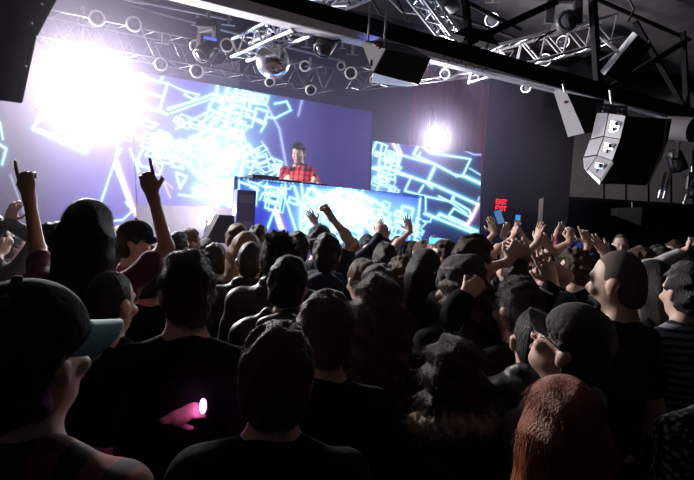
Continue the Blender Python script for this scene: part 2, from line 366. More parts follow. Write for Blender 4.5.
        if hair[1] != 'shaved' or True:
            e = SDF()
            for q in (-1, 1): e.cap(hd(.018*q, .108, .124), hd(.05*q, .092, .126), .0045, .003, .002)
            v2, q2 = e.build(.004); child('eyebrows', v2, q2, HAIR['black'])
    # hair
    hs, hcn = hair
    h = SDF(); hv = max(.007, vox*.8); dn = None; flow = (0, -.6, -1); up = .7; sl = .013
    def face_cut(fy=.045, fz=.165, nz=-.005):
        h.box(hd(0, fy+.15, fz-.15), (.2, .15, .15), .02, .02, M=HM, op='-'); h.box(hd(0, .04, nz-.15), (.2, .3, .15), .02, .01, M=HM, op='-') if nz is not None else None
        for q in (-1, 1): h.box(hd(.10*q, .035, .03), (.05, .05, .068), .01, .01, M=HM, op='-')
    if hs in ('short', 'spiky', 'curly', 'top', 'bun', 'pony'):
        g = {'short': .012, 'spiky': .016, 'curly': .016, 'top': .008, 'bun': .007, 'pony': .007}[hs]
        h.ell(hd(0, .004, .118), (.078+g, .098+g, .110+g), .02, M=HM); h.ell(hd(0, -.045, .06), (.062+g*.6, .05+g, .07), .03, M=HM)
        if hs == 'top': h.ell(hd(0, .03, .19), (.055, .06, .035), .03, M=HM)
        if hs == 'curly':
            for i in range(90):
                v = rng.normal(size=3); v /= np.linalg.norm(v)
                if v[2] < -.3 or (v[1] > .4 and v[2] < .3): continue
                h.ell(hd(*(np.array([0, .0, .115])+v*np.array([.098, .115, .125]))), np.full(3, rng.uniform(.016, .028)), .008)
        if hs == 'spiky':
            for i in range(60):
                v = rng.normal(size=3); v /= np.linalg.norm(v)
                if v[2] < .1: continue
                p = np.array([0, .004, .118])+v*np.array([.085, .105, .118]); h.cap(hd(*p), hd(*(p+v*.025+rng.normal(0, .008, 3))), .012, .003, .008)
        face_cut(nz=.0 if hs != 'curly' else -.02)
        if hs == 'bun': h.ell(hd(-.01, -.10, .16), (.048, .045, .045), .01, M=HM)
        if hs == 'pony': h.ell(hd(0, -.115, .13), (.03, .03, .03), .01, M=HM); h.cap(hd(0, -.125, .13), hd(0, -.12, -.14), .032, .012, .02)
        dn = wob(.006 if hs != 'bun' else .003, 90, sd); up = .9 if hs in ('spiky', 'top') else .7
        if hs in ('spiky', 'top'): sl = .024
    elif hs == 'buzz':
        h.ell(hd(0, .008, .114), (.0765, .097, .110), .02, M=HM); h.ell(hd(0, -.045, .055), (.056, .045, .06), .03, M=HM); face_cut(nz=.005); up = 2; sl = .006
    elif hs in ('long', 'wavy', 'bob'):
        LL = {'long': .36, 'wavy': .30, 'bob': .10}[hs]; g = .02 if hs != 'wavy' else .028
        h.ell(hd(0, .0, .116), (.078+g, .098+g, .112+g*.8), .02, M=HM)
        face_cut(fy=.055, fz=.16, nz=None)
        n0 = hd(0, -.045, .04); e0 = np.array([n0[0], min(n0[1], -.085)-.02, n0[2]-LL])
        for q in (-1, 0, 1):
            h.cap(n0+np.array([.05*q, .01*abs(q), .03]), e0+np.array([.055*q, .01*abs(q), 0]), .055+g*.6, .045 if hs != 'wavy' else .06, .04)
        for q in (-1, 1):
            p0 = hd(.072*q, .015, .08); h.cap(p0, np.array([p0[0]+.02*q, p0[1]-.02, p0[2]-LL*.55]), .026+g*.3, .03, .03)
        dn = (lambda X, Y, Z, a=wob(.007 if hs == 'wavy' else .0035, 55, sd), b2=(.010 if hs == 'wavy' else .004): a(X, Y, Z*.25)+b2*np.sin(Z*70+X*40)*(1 if hs == 'wavy' else .3)); flow = (0, -.15, -1.6); up = .05; sl = .06
        if hs == 'wavy': up = .22; flow = (0, -.1, -1.2)
    if h.p:
        V, Q = h.build(hv/s, dn)
        if st:
            Nn = vnormals(V, Q); sV, sQ = strands(V, Nn, int(st*2.2), sl, HM @ np.array(flow) if hs not in ('long', 'wavy', 'bob') else flow, up, rng)
            Q = np.concatenate([Q, sQ+len(V)]); V = np.concatenate([V, sV])
        child('hair', V, Q, HAIR[hcn])
    if beard:
        e = SDF(); e.ell(hd(0, .055, .015), (.058, .062, .045), .01, M=HM); e.ell(hd(0, .02, .075), (.2, .12, .035), .01, M=HM, op='-'); e.box(hd(0, -.08, .02), (.2, .08, .2), .01, .01, M=HM, op='-'); e.ell(hd(0, .11, .03), (.026, .02, .014), .006, M=HM, op='-')
        V, Q = e.build(.006); child('beard', V, Q, HAIR['black'])
    # hats
    if hat:
        kind, hm, by = hat[0], hat[1], hat[2] if len(hat) > 2 else 0     # by: brim yaw relative to the face
        e = SDF(); BM = HM @ np.array(Matrix.Rotation(R(by), 3, 'Z')); bd = lambda x, y, z: hd(*hc)+BM @ np.array([x, y, z])
        if kind == 'cap':
            e.ell(bd(0, -.002, .035), (.095, .110, .100), .02, M=BM); e.box(bd(0, 0, -.10+.005), (.3, .3, .10), .005, .008, M=BM, op='-'); e.ell(bd(0, -.002, .03), (.088, .103, .092), .005, M=BM, op='-')
            V, Q = e.build(.007, wob(.0003, 40, sd)); hc_o = child('cap', V, Q, CL[hm])
            e = SDF(); e.ell(bd(0, 0, .137), (.010, .010, .006), .004, M=BM)
            v2, q2 = e.build(.004); child('cap_button', v2, q2, CL[hm], par=hc_o)
            nb = 17; rows = 9; vs = []
            for sgn in (1, -1):
                for r in range(rows):
                    t = r/(rows-1)
                    for k in range(nb):
                        a = R(-62+124*k/(nb-1)); x = math.sin(a)*(.094+.0*t); y0 = math.cos(a)*.108; y = y0+t*.062*math.cos(a*.9)**.5
                        z = .030-.022*(math.sin(a)/.88)**2*1.3-.012*t+sgn*.0018
                        vs.append(bd(x*(1-.12*t), y, z))
            vs = np.array(vs); f = []
            for r in range(rows-1):
                for k in range(nb-1):
                    a = r*nb+k; f.append((a, a+1, a+nb+1, a+nb)); a += rows*nb; f.append((a, a+nb, a+nb+1, a+1))
            for k in range(nb-1): a = (rows-1)*nb+k; f.append((a, a+1, a+1+rows*nb, a+rows*nb)); f.append((k+1, k, k+rows*nb, k+1+rows*nb))
            for r in range(rows-1):
                a = r*nb; f.append((a, a+nb, a+nb+rows*nb, a+rows*nb)); a += nb-1; f.append((a+nb, a, a+rows*nb, a+nb+rows*nb))
            child('cap_brim', vs, np.array(f), CL[hat[3] if len(hat) > 3 else hm], par=hc_o)
        else:
            e.ell(bd(0, -.005, .035), (.096, .115, .112), .02, M=BM); e.ell(bd(0, -.06, .12), (.05, .05, .04), .03, M=BM); e.box(bd(0, .03, -.12-.0), (.3, .3, .10), .005, .008, M=BM, op='-'); e.ell(bd(0, 0, .02), (.086, .104, .098), .005, M=BM, op='-')
            V, Q = e.build(.008, wob(.007, 70, sd)); child('beanie', V, Q, CL[hm])
    if glasses:
        g = SDF()
        for q in (-1, 1):
            for i in range(12):
                a0, a1 = 2*math.pi*i/12, 2*math.pi*(i+1)/12
                g.cap(hd(.033*q+.024*math.cos(a0), .120, .098+.018*math.sin(a0)), hd(.033*q+.024*math.cos(a1), .120, .098+.018*math.sin(a1)), .0028, k=.002)
            g.cap(hd(.057*q, .118, .105), hd(.083*q, .02, .10), .0028, k=.002)
        g.cap(hd(-.01, .122, .105), hd(.01, .122, .105), .0028, k=.002); V, Q = g.build(.0035); child('glasses', V, Q, CL['shoe'])
    # clothes
    ts, tc = top; cs = SDF(); g = {'tee': .012, 'long': .014, 'jacket': .026, 'hoodie': .026, 'tank': .010, 'coat': .03}[ts]
    cs.ell((0, 0, 1.245), (.155*ws+g, .105+g, .21), K); cs.ell((0, .005, 1.06), (.142*ws+g, .102+g, .18), K); cs.ell((0, -.005, .93), (.160+g*.6, .115+g*.6, .10), K)
    if sex == 'f' and ts != 'jacket':
        for q in (-1, 1): cs.ell((.07*q, .085, 1.27), (.06+g, .055+g, .06+g), .03)
    for q in (-1, 1):
        A, e, w = arms[q]; ar = .050 if sex == 'm' else .042
        if ts != 'tank':
            cs.cap((0, -.02, 1.385), A, .060+g, .054+g, .05); cs.cap((.03*q, -.03, 1.475), (.12*ws*q, -.02, 1.405), .028+g, .035+g, .05)
        else: cs.cap((.05*q, -.02, 1.38), (.10*ws*q, -.02, 1.40), .05, .035+g, .03)
        if ts == 'tee': cs.cap(A, A+(e-A)*.62, ar+g*1.1, ar+g*1.2, .03)
        elif ts != 'tank':
            cs.cap(A, e, ar+g, ar-.008+g, .03); cs.cap(e, e+(w-e)*.92, ar-.010+g, .028+g, .02)
    if ts in ('jacket', 'coat'):
        for i in range(14):
            a0, a1 = 2*math.pi*i/14, 2*math.pi*(i+1)/14
            f_ = lambda a: np.array([.078*math.cos(a), -.012+.075*math.sin(a), 1.50-.035*math.sin(a)]); cs.cap(f_(a0), f_(a1), .016, k=.015)
    if ts == 'hoodie': cs.ell((0, -.105, 1.45), (.12, .05, .07), .03); cs.cap((-.08, -.03, 1.50), (.08, -.03, 1.50), .03, k=.04)
    cs.cap((0, -.05, 1.36), (0, -.055, 1.455), .045+g, .030+g, .04)
    cs.ell((0, .014, 1.535), (.070, .074, .07), .01, op='-')
    V, Q = cs.build(max(.010, vox)/s, wob(.0045 if ts in ('tee', 'tank') else .008, 38, sd+50))
    cm = child({'tee': 't_shirt', 'long': 'long_sleeved_shirt', 'jacket': 'jacket', 'hoodie': 'hoodie', 'tank': 'tank_top', 'coat': 'coat'}[ts], V, Q, CL[tc])
    if ts == 'coat':
        f = SDF()
        for i in range(24):
            a0 = 2*math.pi*i/24
            f.ell((.125*math.cos(a0), -.03+.10*math.sin(a0), 1.475-.05*math.sin(a0)), (.040, .040, .035), .01)
        V, Q = f.build(.009, wob(.012, 150, 3)); Nn = vnormals(V, Q); sV, sQ = strands(V, Nn, 3500, .03, (0, 0, .1), 1, rng); Q = np.concatenate([Q, sQ+len(V)]); V = np.concatenate([V, sV]); child('fur_collar', V, Q, CL['fur'], par=cm)
    tr = SDF(); tr.ell((0, -.005, .93), (.158, .113, .115), K)
    for q in (-1, 1):
        tr.cap((.085*q, 0, .93), (.10*q, .01, .50), .098, .068, .03); tr.cap((.10*q, .01, .50), (.105*q, -.02, .10), .066, .055, .03)
    tr.box((0, 0, 1.09), (.3, .3, .06), .005, .01, op='-')
    V, Q = tr.build(.02, wob(.005, 30, sd)); child('trousers', V, Q, CL[legs])
    for q in (-1, 1):
        f = SDF(); f.cap((.105*q, -.035, .055), (.125*q, .15, .038), .048, .036, .03); f.box((.115*q, .05, -.05+.0), (.2, .4, .05), .002, .004, op='-'); V, Q = f.build(.016); child('shoe', V, Q, CL['shoe'])
    wh = lambda q: Vector(Rot @ out[q]*s+base)
    bpy.context.view_layer.update()
    o['_s'] = s
    del o['_s']
    return dict(o=o, L=wh(-1), R=wh(1), s=s, base=base, Rot=Rot, hd=lambda x, y, z: Vector(Rot @ hd(x, y, z)*s+base), arms={q: [Vector(Rot @ p*s+base) for p in arms[q]] for q in arms}, child=child)
# ------------------------------------------------------------------ materials of the room
M = dict(
    blackwall=mat('black_painted_wall', (.045, .045, .055), .8, bump=.2, bscale=12), floor=mat('floor_dark', (.02, .018, .018), .5, bump=.2), ceil=mat('ceiling_dark', (.05, .048, .05), .9, bump=.5, bscale=8),
    steelblack=mat('steel_painted_black', (.006, .006, .007), .85, spec=.12), steel=mat('steel_bare', (.55, .55, .58), .35, 1, bump=.05), alu=mat('aluminium', (.7, .7, .74), .3, .9), pale=mat('flange_lit_pale', (.75, .73, .78), .5),
    spk=mat('speaker_black', (.008, .008, .010), .7, bump=.3, bscale=200), grille=mat('speaker_grille', (.012, .012, .016), .6, bump=.8, bscale=400), spkgrey=mat('speaker_side_grey', (.36, .35, .38), .55), spkwhite=mat('speaker_white_and_lit', (.9, .9, .92), .5),
    can=mat('lamp_housing_black', (.03, .03, .035), .45), lens=mat('lens_glass', (.05, .05, .07), .1), curtain=mat('curtain_red', (.6, .10, .07), .9, bump=.2), wgrey=mat('wall_grey_panel', (.2, .18, .19), .8, bump=.15, bscale=10),
    post=mat('post_pale', (.9, .84, .78), .6), cable=mat('cable_black', (.01, .01, .01), .6), red=mat('red_clip', (.7, .03, .03), .4), stage=mat('stage_black', (.02, .02, .025), .6), paleback=mat('backdrop_white', (.55, .53, .58), .8),
    gear=mat('dj_gear', (.02, .02, .025), .35), whitemetal=mat('fixture_white', (.95, .95, .95), .4, 0), corr=mat('ceiling_insulation', (.15, .14, .15), .8, var=.6, scale=3, bump=.8, bscale=5), dimalu=mat('truss_dull', (.25, .24, .27), .4, .8))
def corrugate(m):
    nt = m.node_tree; w = nt.nodes.new('ShaderNodeTexWave'); w.inputs['Scale'].default_value = 3; tc = nt.nodes.new('ShaderNodeTexCoord'); nt.links.new(tc.outputs['Object'], w.inputs[0])
    bp = nt.nodes.new('ShaderNodeBump'); bp.inputs['Distance'].default_value = .06; nt.links.new(w.outputs['Fac'], bp.inputs['Height']); nt.links.new(bp.outputs[0], nt.nodes['Principled BSDF'].inputs['Normal'])
def struct(o): o['kind'] = 'structure'; return o
def P(x, D0, z, m=.5): return Vector((x, D0+m*x, z))
ZC = 5.6; DB = 9.4; STG = 1.05
# floor, walls, ceiling
struct(MB().box((2, 7, -.05), 22, 22, .1).build('floor', M['floor']))
struct(MB().box((2, 7, ZC+.05), 22, 22, .1).build('ceiling', M['corr']))
xa = onp(570, 190, DB).x
struct(MB().prism([P(-8, DB, 0), P(xa, DB, 0), P(xa, DB, ZC), P(-8, DB, ZC)], -SNRM*.15).build('wall_back', M['blackwall']))
YB = P(xa, DB, 0).y
zf = at(640, 203, YB).z
struct(MB().box(((xa+10.5)/2, YB+.15, (zf+ZC)/2), 10.5-xa, .3, ZC-zf).build('wall_balcony', M['wgrey']))
m_ = MB()
for x in (604, 626, 648.5, 671, 693): m_.beam(at(x, 203, YB-.005), at(x, 150, YB-.005), .035, .02, up=(0, 1, 0))
m_.box(((xa+10.5)/2, YB-.03, zf+.02), 10.5-xa, .08, .06); struct(m_.build('trim_balcony', M['steelblack']))
struct(MB().box(((xa+10.5)/2, 16, 1.6), 10.5-xa, .2, 3.4).build('wall_far', M['blackwall']))
struct(MB().box(((xa+10.5)/2, (YB+16)/2+.3, zf+.08), 10.5-xa, 16-YB, .15).build('ceiling_under_balcony', M['blackwall']))
struct(MB().box((10.6, 8, 2.8), .2, 18, 5.6).build('wall_right', M['blackwall']))
struct(MB().box((-7.2, 4, 2.8), .2, 12, 5.6).build('wall_left', M['stage']))
struct(MB().box((2, -3.5, 2.8), 20, .2, 5.6).build('wall_rear', M['stage']))
# stage platform
SX0, SX1 = -7, onp(482, 230, 7.4).x
struct(MB().prism([P(SX0, 6.15, 0), P(SX1, 6.15, 0), P(SX1, 6.15, STG), P(SX0, 6.15, STG)], -SNRM*2.6).build('floor_stage', M['stage']))
# pale backdrop at stage left, under and behind the screens
struct(MB().prism([onp(36, 240, 9.1), onp(236, 260, 9.1), onp(240, 60, 9.1), onp(36, 100, 9.1)], -SNRM*.06).build('wall_backdrop', M['paleback']))
# curtain with folds
c0, c1 = onp(408, 160, 9.1), onp(484, 160, 9.1); n = 90; vs = []; fs = []
for i in range(n+1):
    t = i/n; p = c0.lerp(c1, t)+SNRM*(.06*math.sin(t*44)+.03*math.sin(t*91)); vs += [(p.x, p.y, .1), (p.x, p.y, 4.9)]
    if i: fs.append((2*i-2, 2*i, 2*i+1, 2*i-1))
cu = MB().add(vs, fs, True).build('stage_curtain', M['curtain']); sm = cu.modifiers.new('thickness', 'SOLIDIFY'); sm.thickness = .012
tag(cu, 'dark red pleated stage curtain behind the round white lamp', 'curtain')

# ------------------------------------------------------------------ LED screens, pixels as vertex colours of the glowing panel
def seg(*pts, w=1.0, i=1.0, c=0): return [(pts[k], pts[k+1], w, i, c) for k in range(len(pts)-1)]
def zs(x0, y0, s, pts): return [(x0+x/s, y0+y/s) for x, y in pts]
COLS = np.array([[.12, .62, 1.0], [.85, .55, 1.0], [.25, .35, 1.0]])
def led(name, quad, segs, base, blobs, nx, ny, strength, label, back=.08):
    A, B, Cc, D = [np.array(p) for p in quad]           # bottom-left, bottom-right, top-right, top-left
    u, v = np.meshgrid(np.linspace(0, 1, nx+1), np.linspace(0, 1, ny+1)); u = u.ravel()[:, None]; v = v.ravel()[:, None]
    V = (A*(1-u)+B*u)*(1-v)+(D*(1-u)+Cc*u)*v
    X, Y = pix(V); col = base(X, Y)
    core = np.zeros(len(X)); glow = np.zeros((len(X), 3))
    for (a, b, w, i, c) in segs:
        dx, dy = b[0]-a[0], b[1]-a[1]; L2 = dx*dx+dy*dy+1e-9
        bx = (X > min(a[0], b[0])-14) & (X < max(a[0], b[0])+14) & (Y > min(a[1], b[1])-14) & (Y < max(a[1], b[1])+14); J = np.where(bx)[0]
        t = np.clip(((X[J]-a[0])*dx+(Y[J]-a[1])*dy)/L2, 0, 1); d = np.hypot(X[J]-a[0]-t*dx, Y[J]-a[1]-t*dy)
        core[J] = np.maximum(core[J], np.exp(-(d/(.62*w))**2)*i)
        g = (np.exp(-(d/(1.5*w))**2)*.9+np.exp(-d/(3.6*w))*.20)*i; glow[J] = np.maximum(glow[J], g[:, None]*COLS[c])
    for (bx, by, rx, ry, i) in blobs:
        g = i*np.exp(-(((X-bx)/rx)**2+((Y-by)/ry)**2)); glow += g[:, None]*np.array([.25, .8, 1.0]); core += g*.35
    out = col+glow*1.0+1.2*core[:, None]*np.array([.75, .95, 1.0])
    idx = np.arange((nx+1)*(ny+1)).reshape(ny+1, nx+1)
    Q = np.stack([idx[:-1, :-1], idx[:-1, 1:], idx[1:, 1:], idx[1:, :-1]], -1).reshape(-1, 4)
    me = mesh_np('screen_face', V, Q, False); at_ = me.color_attributes.new('led', 'FLOAT_COLOR', 'POINT')
    at_.data.foreach_set('color', np.concatenate([out, np.ones((len(out), 1))], 1).astype(np.float32).ravel())
    m = bpy.data.materials.new(name+'_led'); m.use_nodes = True; nt = m.node_tree; nt.nodes.clear()
    e = nt.nodes.new('ShaderNodeEmission'); o = nt.nodes.new('ShaderNodeOutputMaterial'); a = nt.nodes.new('ShaderNodeAttribute'); a.attribute_name = 'led'
    nt.links.new(a.outputs['Color'], e.inputs[0]); e.inputs[1].default_value = strength; nt.links.new(e.outputs[0], o.inputs[0])
    n = Vector(np.cross(B-A, D-A)).normalized()
    if n.y > 0: n = -n
    ctr = (Vector(A)+Vector(Cc))/2
    t = empty(name, (ctr.x, ctr.y, min(A[2], B[2])), label, 'screen'); link('screen_face', me, m, t)
    MB().prism([Vector(p)-n*.01 for p in (A, B, Cc, D)], -n*back).build('screen_housing', M['spk'], t)
    return t
def boxes(rng, n, region, ang, size, i=(.5, 1), w=(.7, 1.2), c=0, skew=.2):
    out = []
    x0, y0, x1, y1 = region
    for _ in range(n):
        x = rng.uniform(x0, x1); y = rng.uniform(y0, y1); a = R(ang+rng.normal(0, 5)); L = rng.uniform(*size); H = L*rng.uniform(.4, 1); a2 = a+R(90+rng.normal(0, 12))
        p = [(x, y), (x+L*math.cos(a), y+L*math.sin(a))]; d = (H*math.cos(a2), H*math.sin(a2)); p += [(p[1][0]+d[0], p[1][1]+d[1]), (p[0][0]+d[0], p[0][1]+d[1])]
        out += seg(*p, p[0], i=rng.uniform(*i), w=rng.uniform(*w), c=c)
    return out
rg = random.Random(5)
class _R:                                       # adaptor: numpy style calls
    uniform = staticmethod(lambda a, b: rg.uniform(a, b)); normal = staticmethod(lambda a, b: rg.gauss(a, b))
def ramp(v, a, b): return np.clip((v-a)/(b-a), 0, 1)
def gradb(cl, cr, x0, x1):
    return lambda X, Y: np.array(cl)*(1-ramp(X, x0, x1))[:, None]+np.array(cr)*ramp(X, x0, x1)[:, None]
# centre screen
z1 = lambda *p, **k: seg(*zs(100, 60, 3.43, p), **k)
cs_ = []
cs_ += z1((145, 45), (130, 150), (232, 187)) + z1((148, 58), (205, 76), (215, 60)) + z1((205, 76), (232, 80), (215, 132), (205, 165)) + z1((132, 97), (212, 128)) + z1((232, 80), (285, 105), (300, 118), i=.5)
cs_ += z1((235, 168), (330, 138), (400, 112), w=1.2) + z1((245, 182), (400, 126), i=.8) + z1((262, 235), (370, 178), (345, 240)) + z1((285, 105), (340, 120), (320, 135), (290, 120), i=.8)
cs_ += z1((403, 85), (400, 122), (380, 150), (372, 170), (440, 195), (455, 120), w=1.6) + z1((400, 122), (470, 140), (560, 130), w=1.8) + z1((440, 95), (400, 215), w=2) + z1((470, 95), (430, 230), w=2) + z1((410, 165), (480, 185), w=1.4)
cs_ += z1((520, 130), (500, 190), (560, 220), (575, 195), (600, 200), (655, 172), (640, 142), (600, 150)) + z1((470, 215), (490, 165), (535, 180), (520, 230), (470, 215)) + z1((455, 255), (475, 205), (500, 215)) + z1((552, 245), (570, 215), (530, 200))
cs_ += z1((560, 135), (615, 235), (640, 370), i=.45, w=1.5, c=2) + z1((555, 280), (600, 350), i=.45, w=1.2, c=2) + z1((700, 110), (680, 190), i=.35, w=1.6, c=2)
cs_ += z1((276, 370), (308, 268), (400, 236), (490, 264), (532, 345), (500, 430), i=.75, w=1.3)
cs_ += z1((262, 390), (275, 440), (298, 400), (262, 385)) + z1((272, 462), (330, 470), (320, 440)) + z1((500, 330), (545, 308), (530, 352), (500, 345)) + z1((545, 360), (590, 335), (615, 375), (575, 405), (550, 385)) + z1((600, 340), (625, 350), (610, 400))
cs_ += z1((130, 340), (150, 300), (195, 318), (175, 372), (137, 362), (130, 340)) + z1((90, 255), (150, 270)) + z1((92, 258), (133, 383), i=.9) + z1((190, 350), (240, 470), i=.35, c=1) + z1((180, 380), (250, 440), i=.25, c=1)
cs_ += z1((350, 300), (400, 250), (470, 265), (500, 320), (480, 400), (400, 430), (345, 390), (350, 300), w=2) + z1((370, 400), (470, 330), w=5) + z1((380, 340), (450, 300), w=3) + z1((330, 440), (470, 470), w=3.5) + z1((300, 350), (350, 410), w=2.5)+z1((400, 440), (470, 425), w=4)
cs_ += boxes(_R, 26, (145, 112, 196, 150), 20, (7, 14)) + boxes(_R, 18, (180, 120, 238, 200), -35, (8, 18), w=(.9, 1.8)) + boxes(_R, 18, (212, 88, 262, 130), 17, (8, 16), w=(.9, 1.7)) + boxes(_R, 10, (150, 130, 175, 170), 15, (8, 15)) + boxes(_R, 10, (240, 150, 280, 185), -20, (7, 14))+boxes(_R, 8, (200, 180, 236, 206), 5, (8, 16), w=(1.2, 2))
q = [onp(137.5, 204, 8.75), onp(368, 214, 8.75), onp(372, 112, 8.75), onp(130, 70, 8.75)]
led('led_screen', q, cs_, gradb((.20, .17, .70), (.03, .025, .17), 170, 330), [(225, 155, 26, 22, .9), (226, 192, 26, 14, .95), (232, 100, 24, 22, .45), (200, 150, 42, 32, .3), (262, 110, 18, 22, .15)], 360, 190, 1.0, 'huge central LED screen of white and cyan cubes behind the booth')
# left screen
z2 = lambda *p, **k: seg(*zs(100, 150, 5.78, p), **k)
ls = z2((80, 80), (5, 305)) + z2((80, 80), (185, 355), (130, 405), (50, 410), (-60, 405)) + z2((120, -5), (80, 80)) + z2((175, -5), (222, 128)) + z2((95, 65), (207, 372), w=1.8, c=1) + z2((150, 300), (165, 325))
z3 = lambda *p, **k: seg(*zs(0, 0, 2.89, p), **k)
ls += z3((120, 325), (95, 372), (245, 440), (268, 408), w=1.4) + z3((112, 372), (250, 430), i=.7) + z3((262, 355), (250, 440), w=1.2) + z3((268, 408), (325, 412), (345, 385), (380, 375), w=1.4) + z3((320, 345), (385, 350), (385, 385)) + z3((345, 395), (330, 480)) + z3((0, 355), (8, 402)) + z3((0, 418), (18, 430), (6, 475), w=1.3) + z3((30, 505), (100, 700), i=.3, c=2)
ls += boxes(_R, 12, (70, 100, 125, 135), 22, (9, 22)) + z2((-60, 330), (-40, 345), i=.8, w=1.2, c=2)
q = [onp(-40, 262, 8.6), onp(138, 262, 8.6), onp(131, 72, 8.6), onp(-40, 60, 8.6)]
led('led_screen', q, ls, lambda X, Y: np.array([.045, .04, .08])*(1-ramp(X, 25, 100))[:, None]+np.array([.17, .13, .62])*ramp(X, 25, 100)[:, None], [(95, 128, 22, 14, .3)], 240, 200, .9, 'LED screen at the far left under the blinding white floodlight')
# right screen
z4 = lambda *p, **k: seg(*zs(360, 135, 4.57, p), **k)
rs = z4((190, 92), (345, 135), (310, 215), (165, 175), (190, 92), w=1.2) + z4((270, 40), (245, 90), (345, 135), (430, 180), (470, 190), w=1.3) + z4((270, 40), (325, 82), (505, 110), (470, 185), (440, 190)) + z4((275, 82), (265, 100)) + z4((470, 185), (552, 222), w=2) + z4((500, 152), (550, 182), w=.9, i=.6) + z4((480, 72), (520, 90), (557, 90), w=.9, i=.5, c=2)
rs += z4((50, 150), (160, 185), (160, 205), (90, 190)) + z4((60, 150), (120, 150), (300, 215), (330, 240), w=1.6) + z4((340, 150), (310, 215), (540, 318), w=1.7) + z4((235, 190), (205, 255)) + z4((290, 230), (270, 262)) + z4((205, 255), (260, 270), (300, 280), (415, 305), (425, 280)) + z4((300, 280), (300, 350), i=.8) + z4((430, 280), (425, 300), (500, 345), (512, 378), w=1.2) + z4((360, 280), (420, 310), (490, 360)) 
rs += z4((540, 318), (515, 370), (492, 408), w=1.6, c=1) + z4((405, 368), (430, 335), (512, 380), (490, 408), (405, 368), w=1.1) + z4((300, 360), (350, 380), (365, 362), (535, 440), w=2) + z4((350, 380), (525, 450), w=1.6) + z4((150, 35), (180, 88), c=1, w=1.6) + z4((170, 35), (192, 85), i=.7) + z4((75, 30), (125, 50), (110, 90), (80, 80)) + z4((75, 30), (45, 110), w=1.3) + z4((100, 45), (85, 150), w=1.2) + z4((130, 95), (110, 150)) + z4((160, 90), (140, 160)) + z4((180, 95), (160, 170), w=1.3)
rs += boxes(_R, 26, (372, 150, 392, 205), 18, (6, 12)) + boxes(_R, 16, (385, 195, 425, 235), 20, (6, 13)) + z4((545, 285), (540, 300), w=1, i=.5)
q = [onp(368, 262, 8.45), onp(478.5, 268, 8.45), onp(481.5, 153, 8.45), onp(372.5, 141, 8.45)]
led('led_screen', q, rs, gradb((.04, .045, .42), (.004, .006, .06), 385, 450), [(378, 195, 10, 30, .35), (385, 170, 10, 14, .25)], 220, 220, 1.0, 'LED screen right of the booth with tilted blue outlined boxes')
# booth front: LED facade
z5 = lambda *p, **k: seg(*zs(225, 165, 4.34, p), **k)
bs = z5((60, 72), (140, 98), (132, 175), (50, 135), w=1.2) + z5((60, 55), (60, 140)) + z5((100, 60), (110, 95), (145, 110)) + z5((145, 80), (185, 60), (180, 95), (230, 100), (225, 120), (165, 122), (150, 150)) + z5((185, 60), (262, 75), (262, 130), (230, 100), w=1.3) + z5((80, 60), (185, 100), i=.8)
bs += z5((246, 108), (178, 292)) + z5((250, 108), (308, 285)) + z5((212, 200), (240, 290)) + z5((222, 195), (252, 285), w=1.6, c=1) + z5((290, 60), (330, 180), (330, 280), w=1.5) + z5((330, 70), (350, 240), w=1.2) + z5((380, 95), (420, 160), w=2) + z5((400, 150), (500, 100), w=2.2) + z5((420, 180), (520, 260), w=2) + z5((490, 260), (580, 290), w=2) + z5((560, 130), (480, 250), w=2) + z5((580, 120), (690, 180), w=1.4) + z5((540, 190), (700, 250), w=1.5) + z5((600, 100), (570, 200), w=1.5)
bs += boxes(_R, 34, (300, 188, 375, 235), 28, (7, 16), w=(.9, 1.8)) + boxes(_R, 44, (350, 196, 420, 240), 22, (6, 13), w=(.8, 1.3)) + boxes(_R, 8, (262, 182, 292, 200), 12, (8, 16)) + z5((850, 130), (830, 300)) + boxes(_R, 8, (330, 195, 350, 230), -40, (10, 20), w=(1.5, 2.5))
TD = 6.45; tl, tr_ = onp(235, 176.5, TD), onp(424, 196, TD); zt = (tl.z+tr_.z)/2
t = led('dj_booth', [Vector((tl.x, tl.y, STG)), Vector((tr_.x, tr_.y, STG)), Vector((tr_.x, tr_.y, tr_.z)), Vector((tl.x, tl.y, tl.z))], bs, gradb((.045, .045, .55), (.05, .08, .75), 240, 400), [(335, 205, 32, 22, .9), (308, 222, 14, 18, .4), (375, 212, 30, 20, .35), (405, 215, 18, 14, .3), (262, 190, 18, 8, .2)], 300, 150, 1.1, 'long DJ booth with a glowing blue and white LED front', back=.05)
t['category'] = 'booth'
t.children[0].name = 'led_front'; t.children[1].name = 'front_panel'
dp = -SNRM*.46; dpl = away(235, 235, 6, .46); dpl.z = 0
MB().prism([tl+Vector((0, 0, .005)), tr_+Vector((0, 0, .005)), tr_+dp, tl+dpl], (0, 0, -.04)).build('table_top', M['stage'], t)
for nm, p in (('side_panel', tl), ('side_panel', tr_)):
    MB().prism([Vector((p.x, p.y, STG)), p, p+(dpl if p is tl else dp), Vector((p.x, p.y, STG))+(dpl if p is tl else dp)], SDIR*(.04 if p is tl else -.04)).build(nm, M['stage'], t)
ax = (SDIR, -SNRM, Vector((0, 0, 1)))
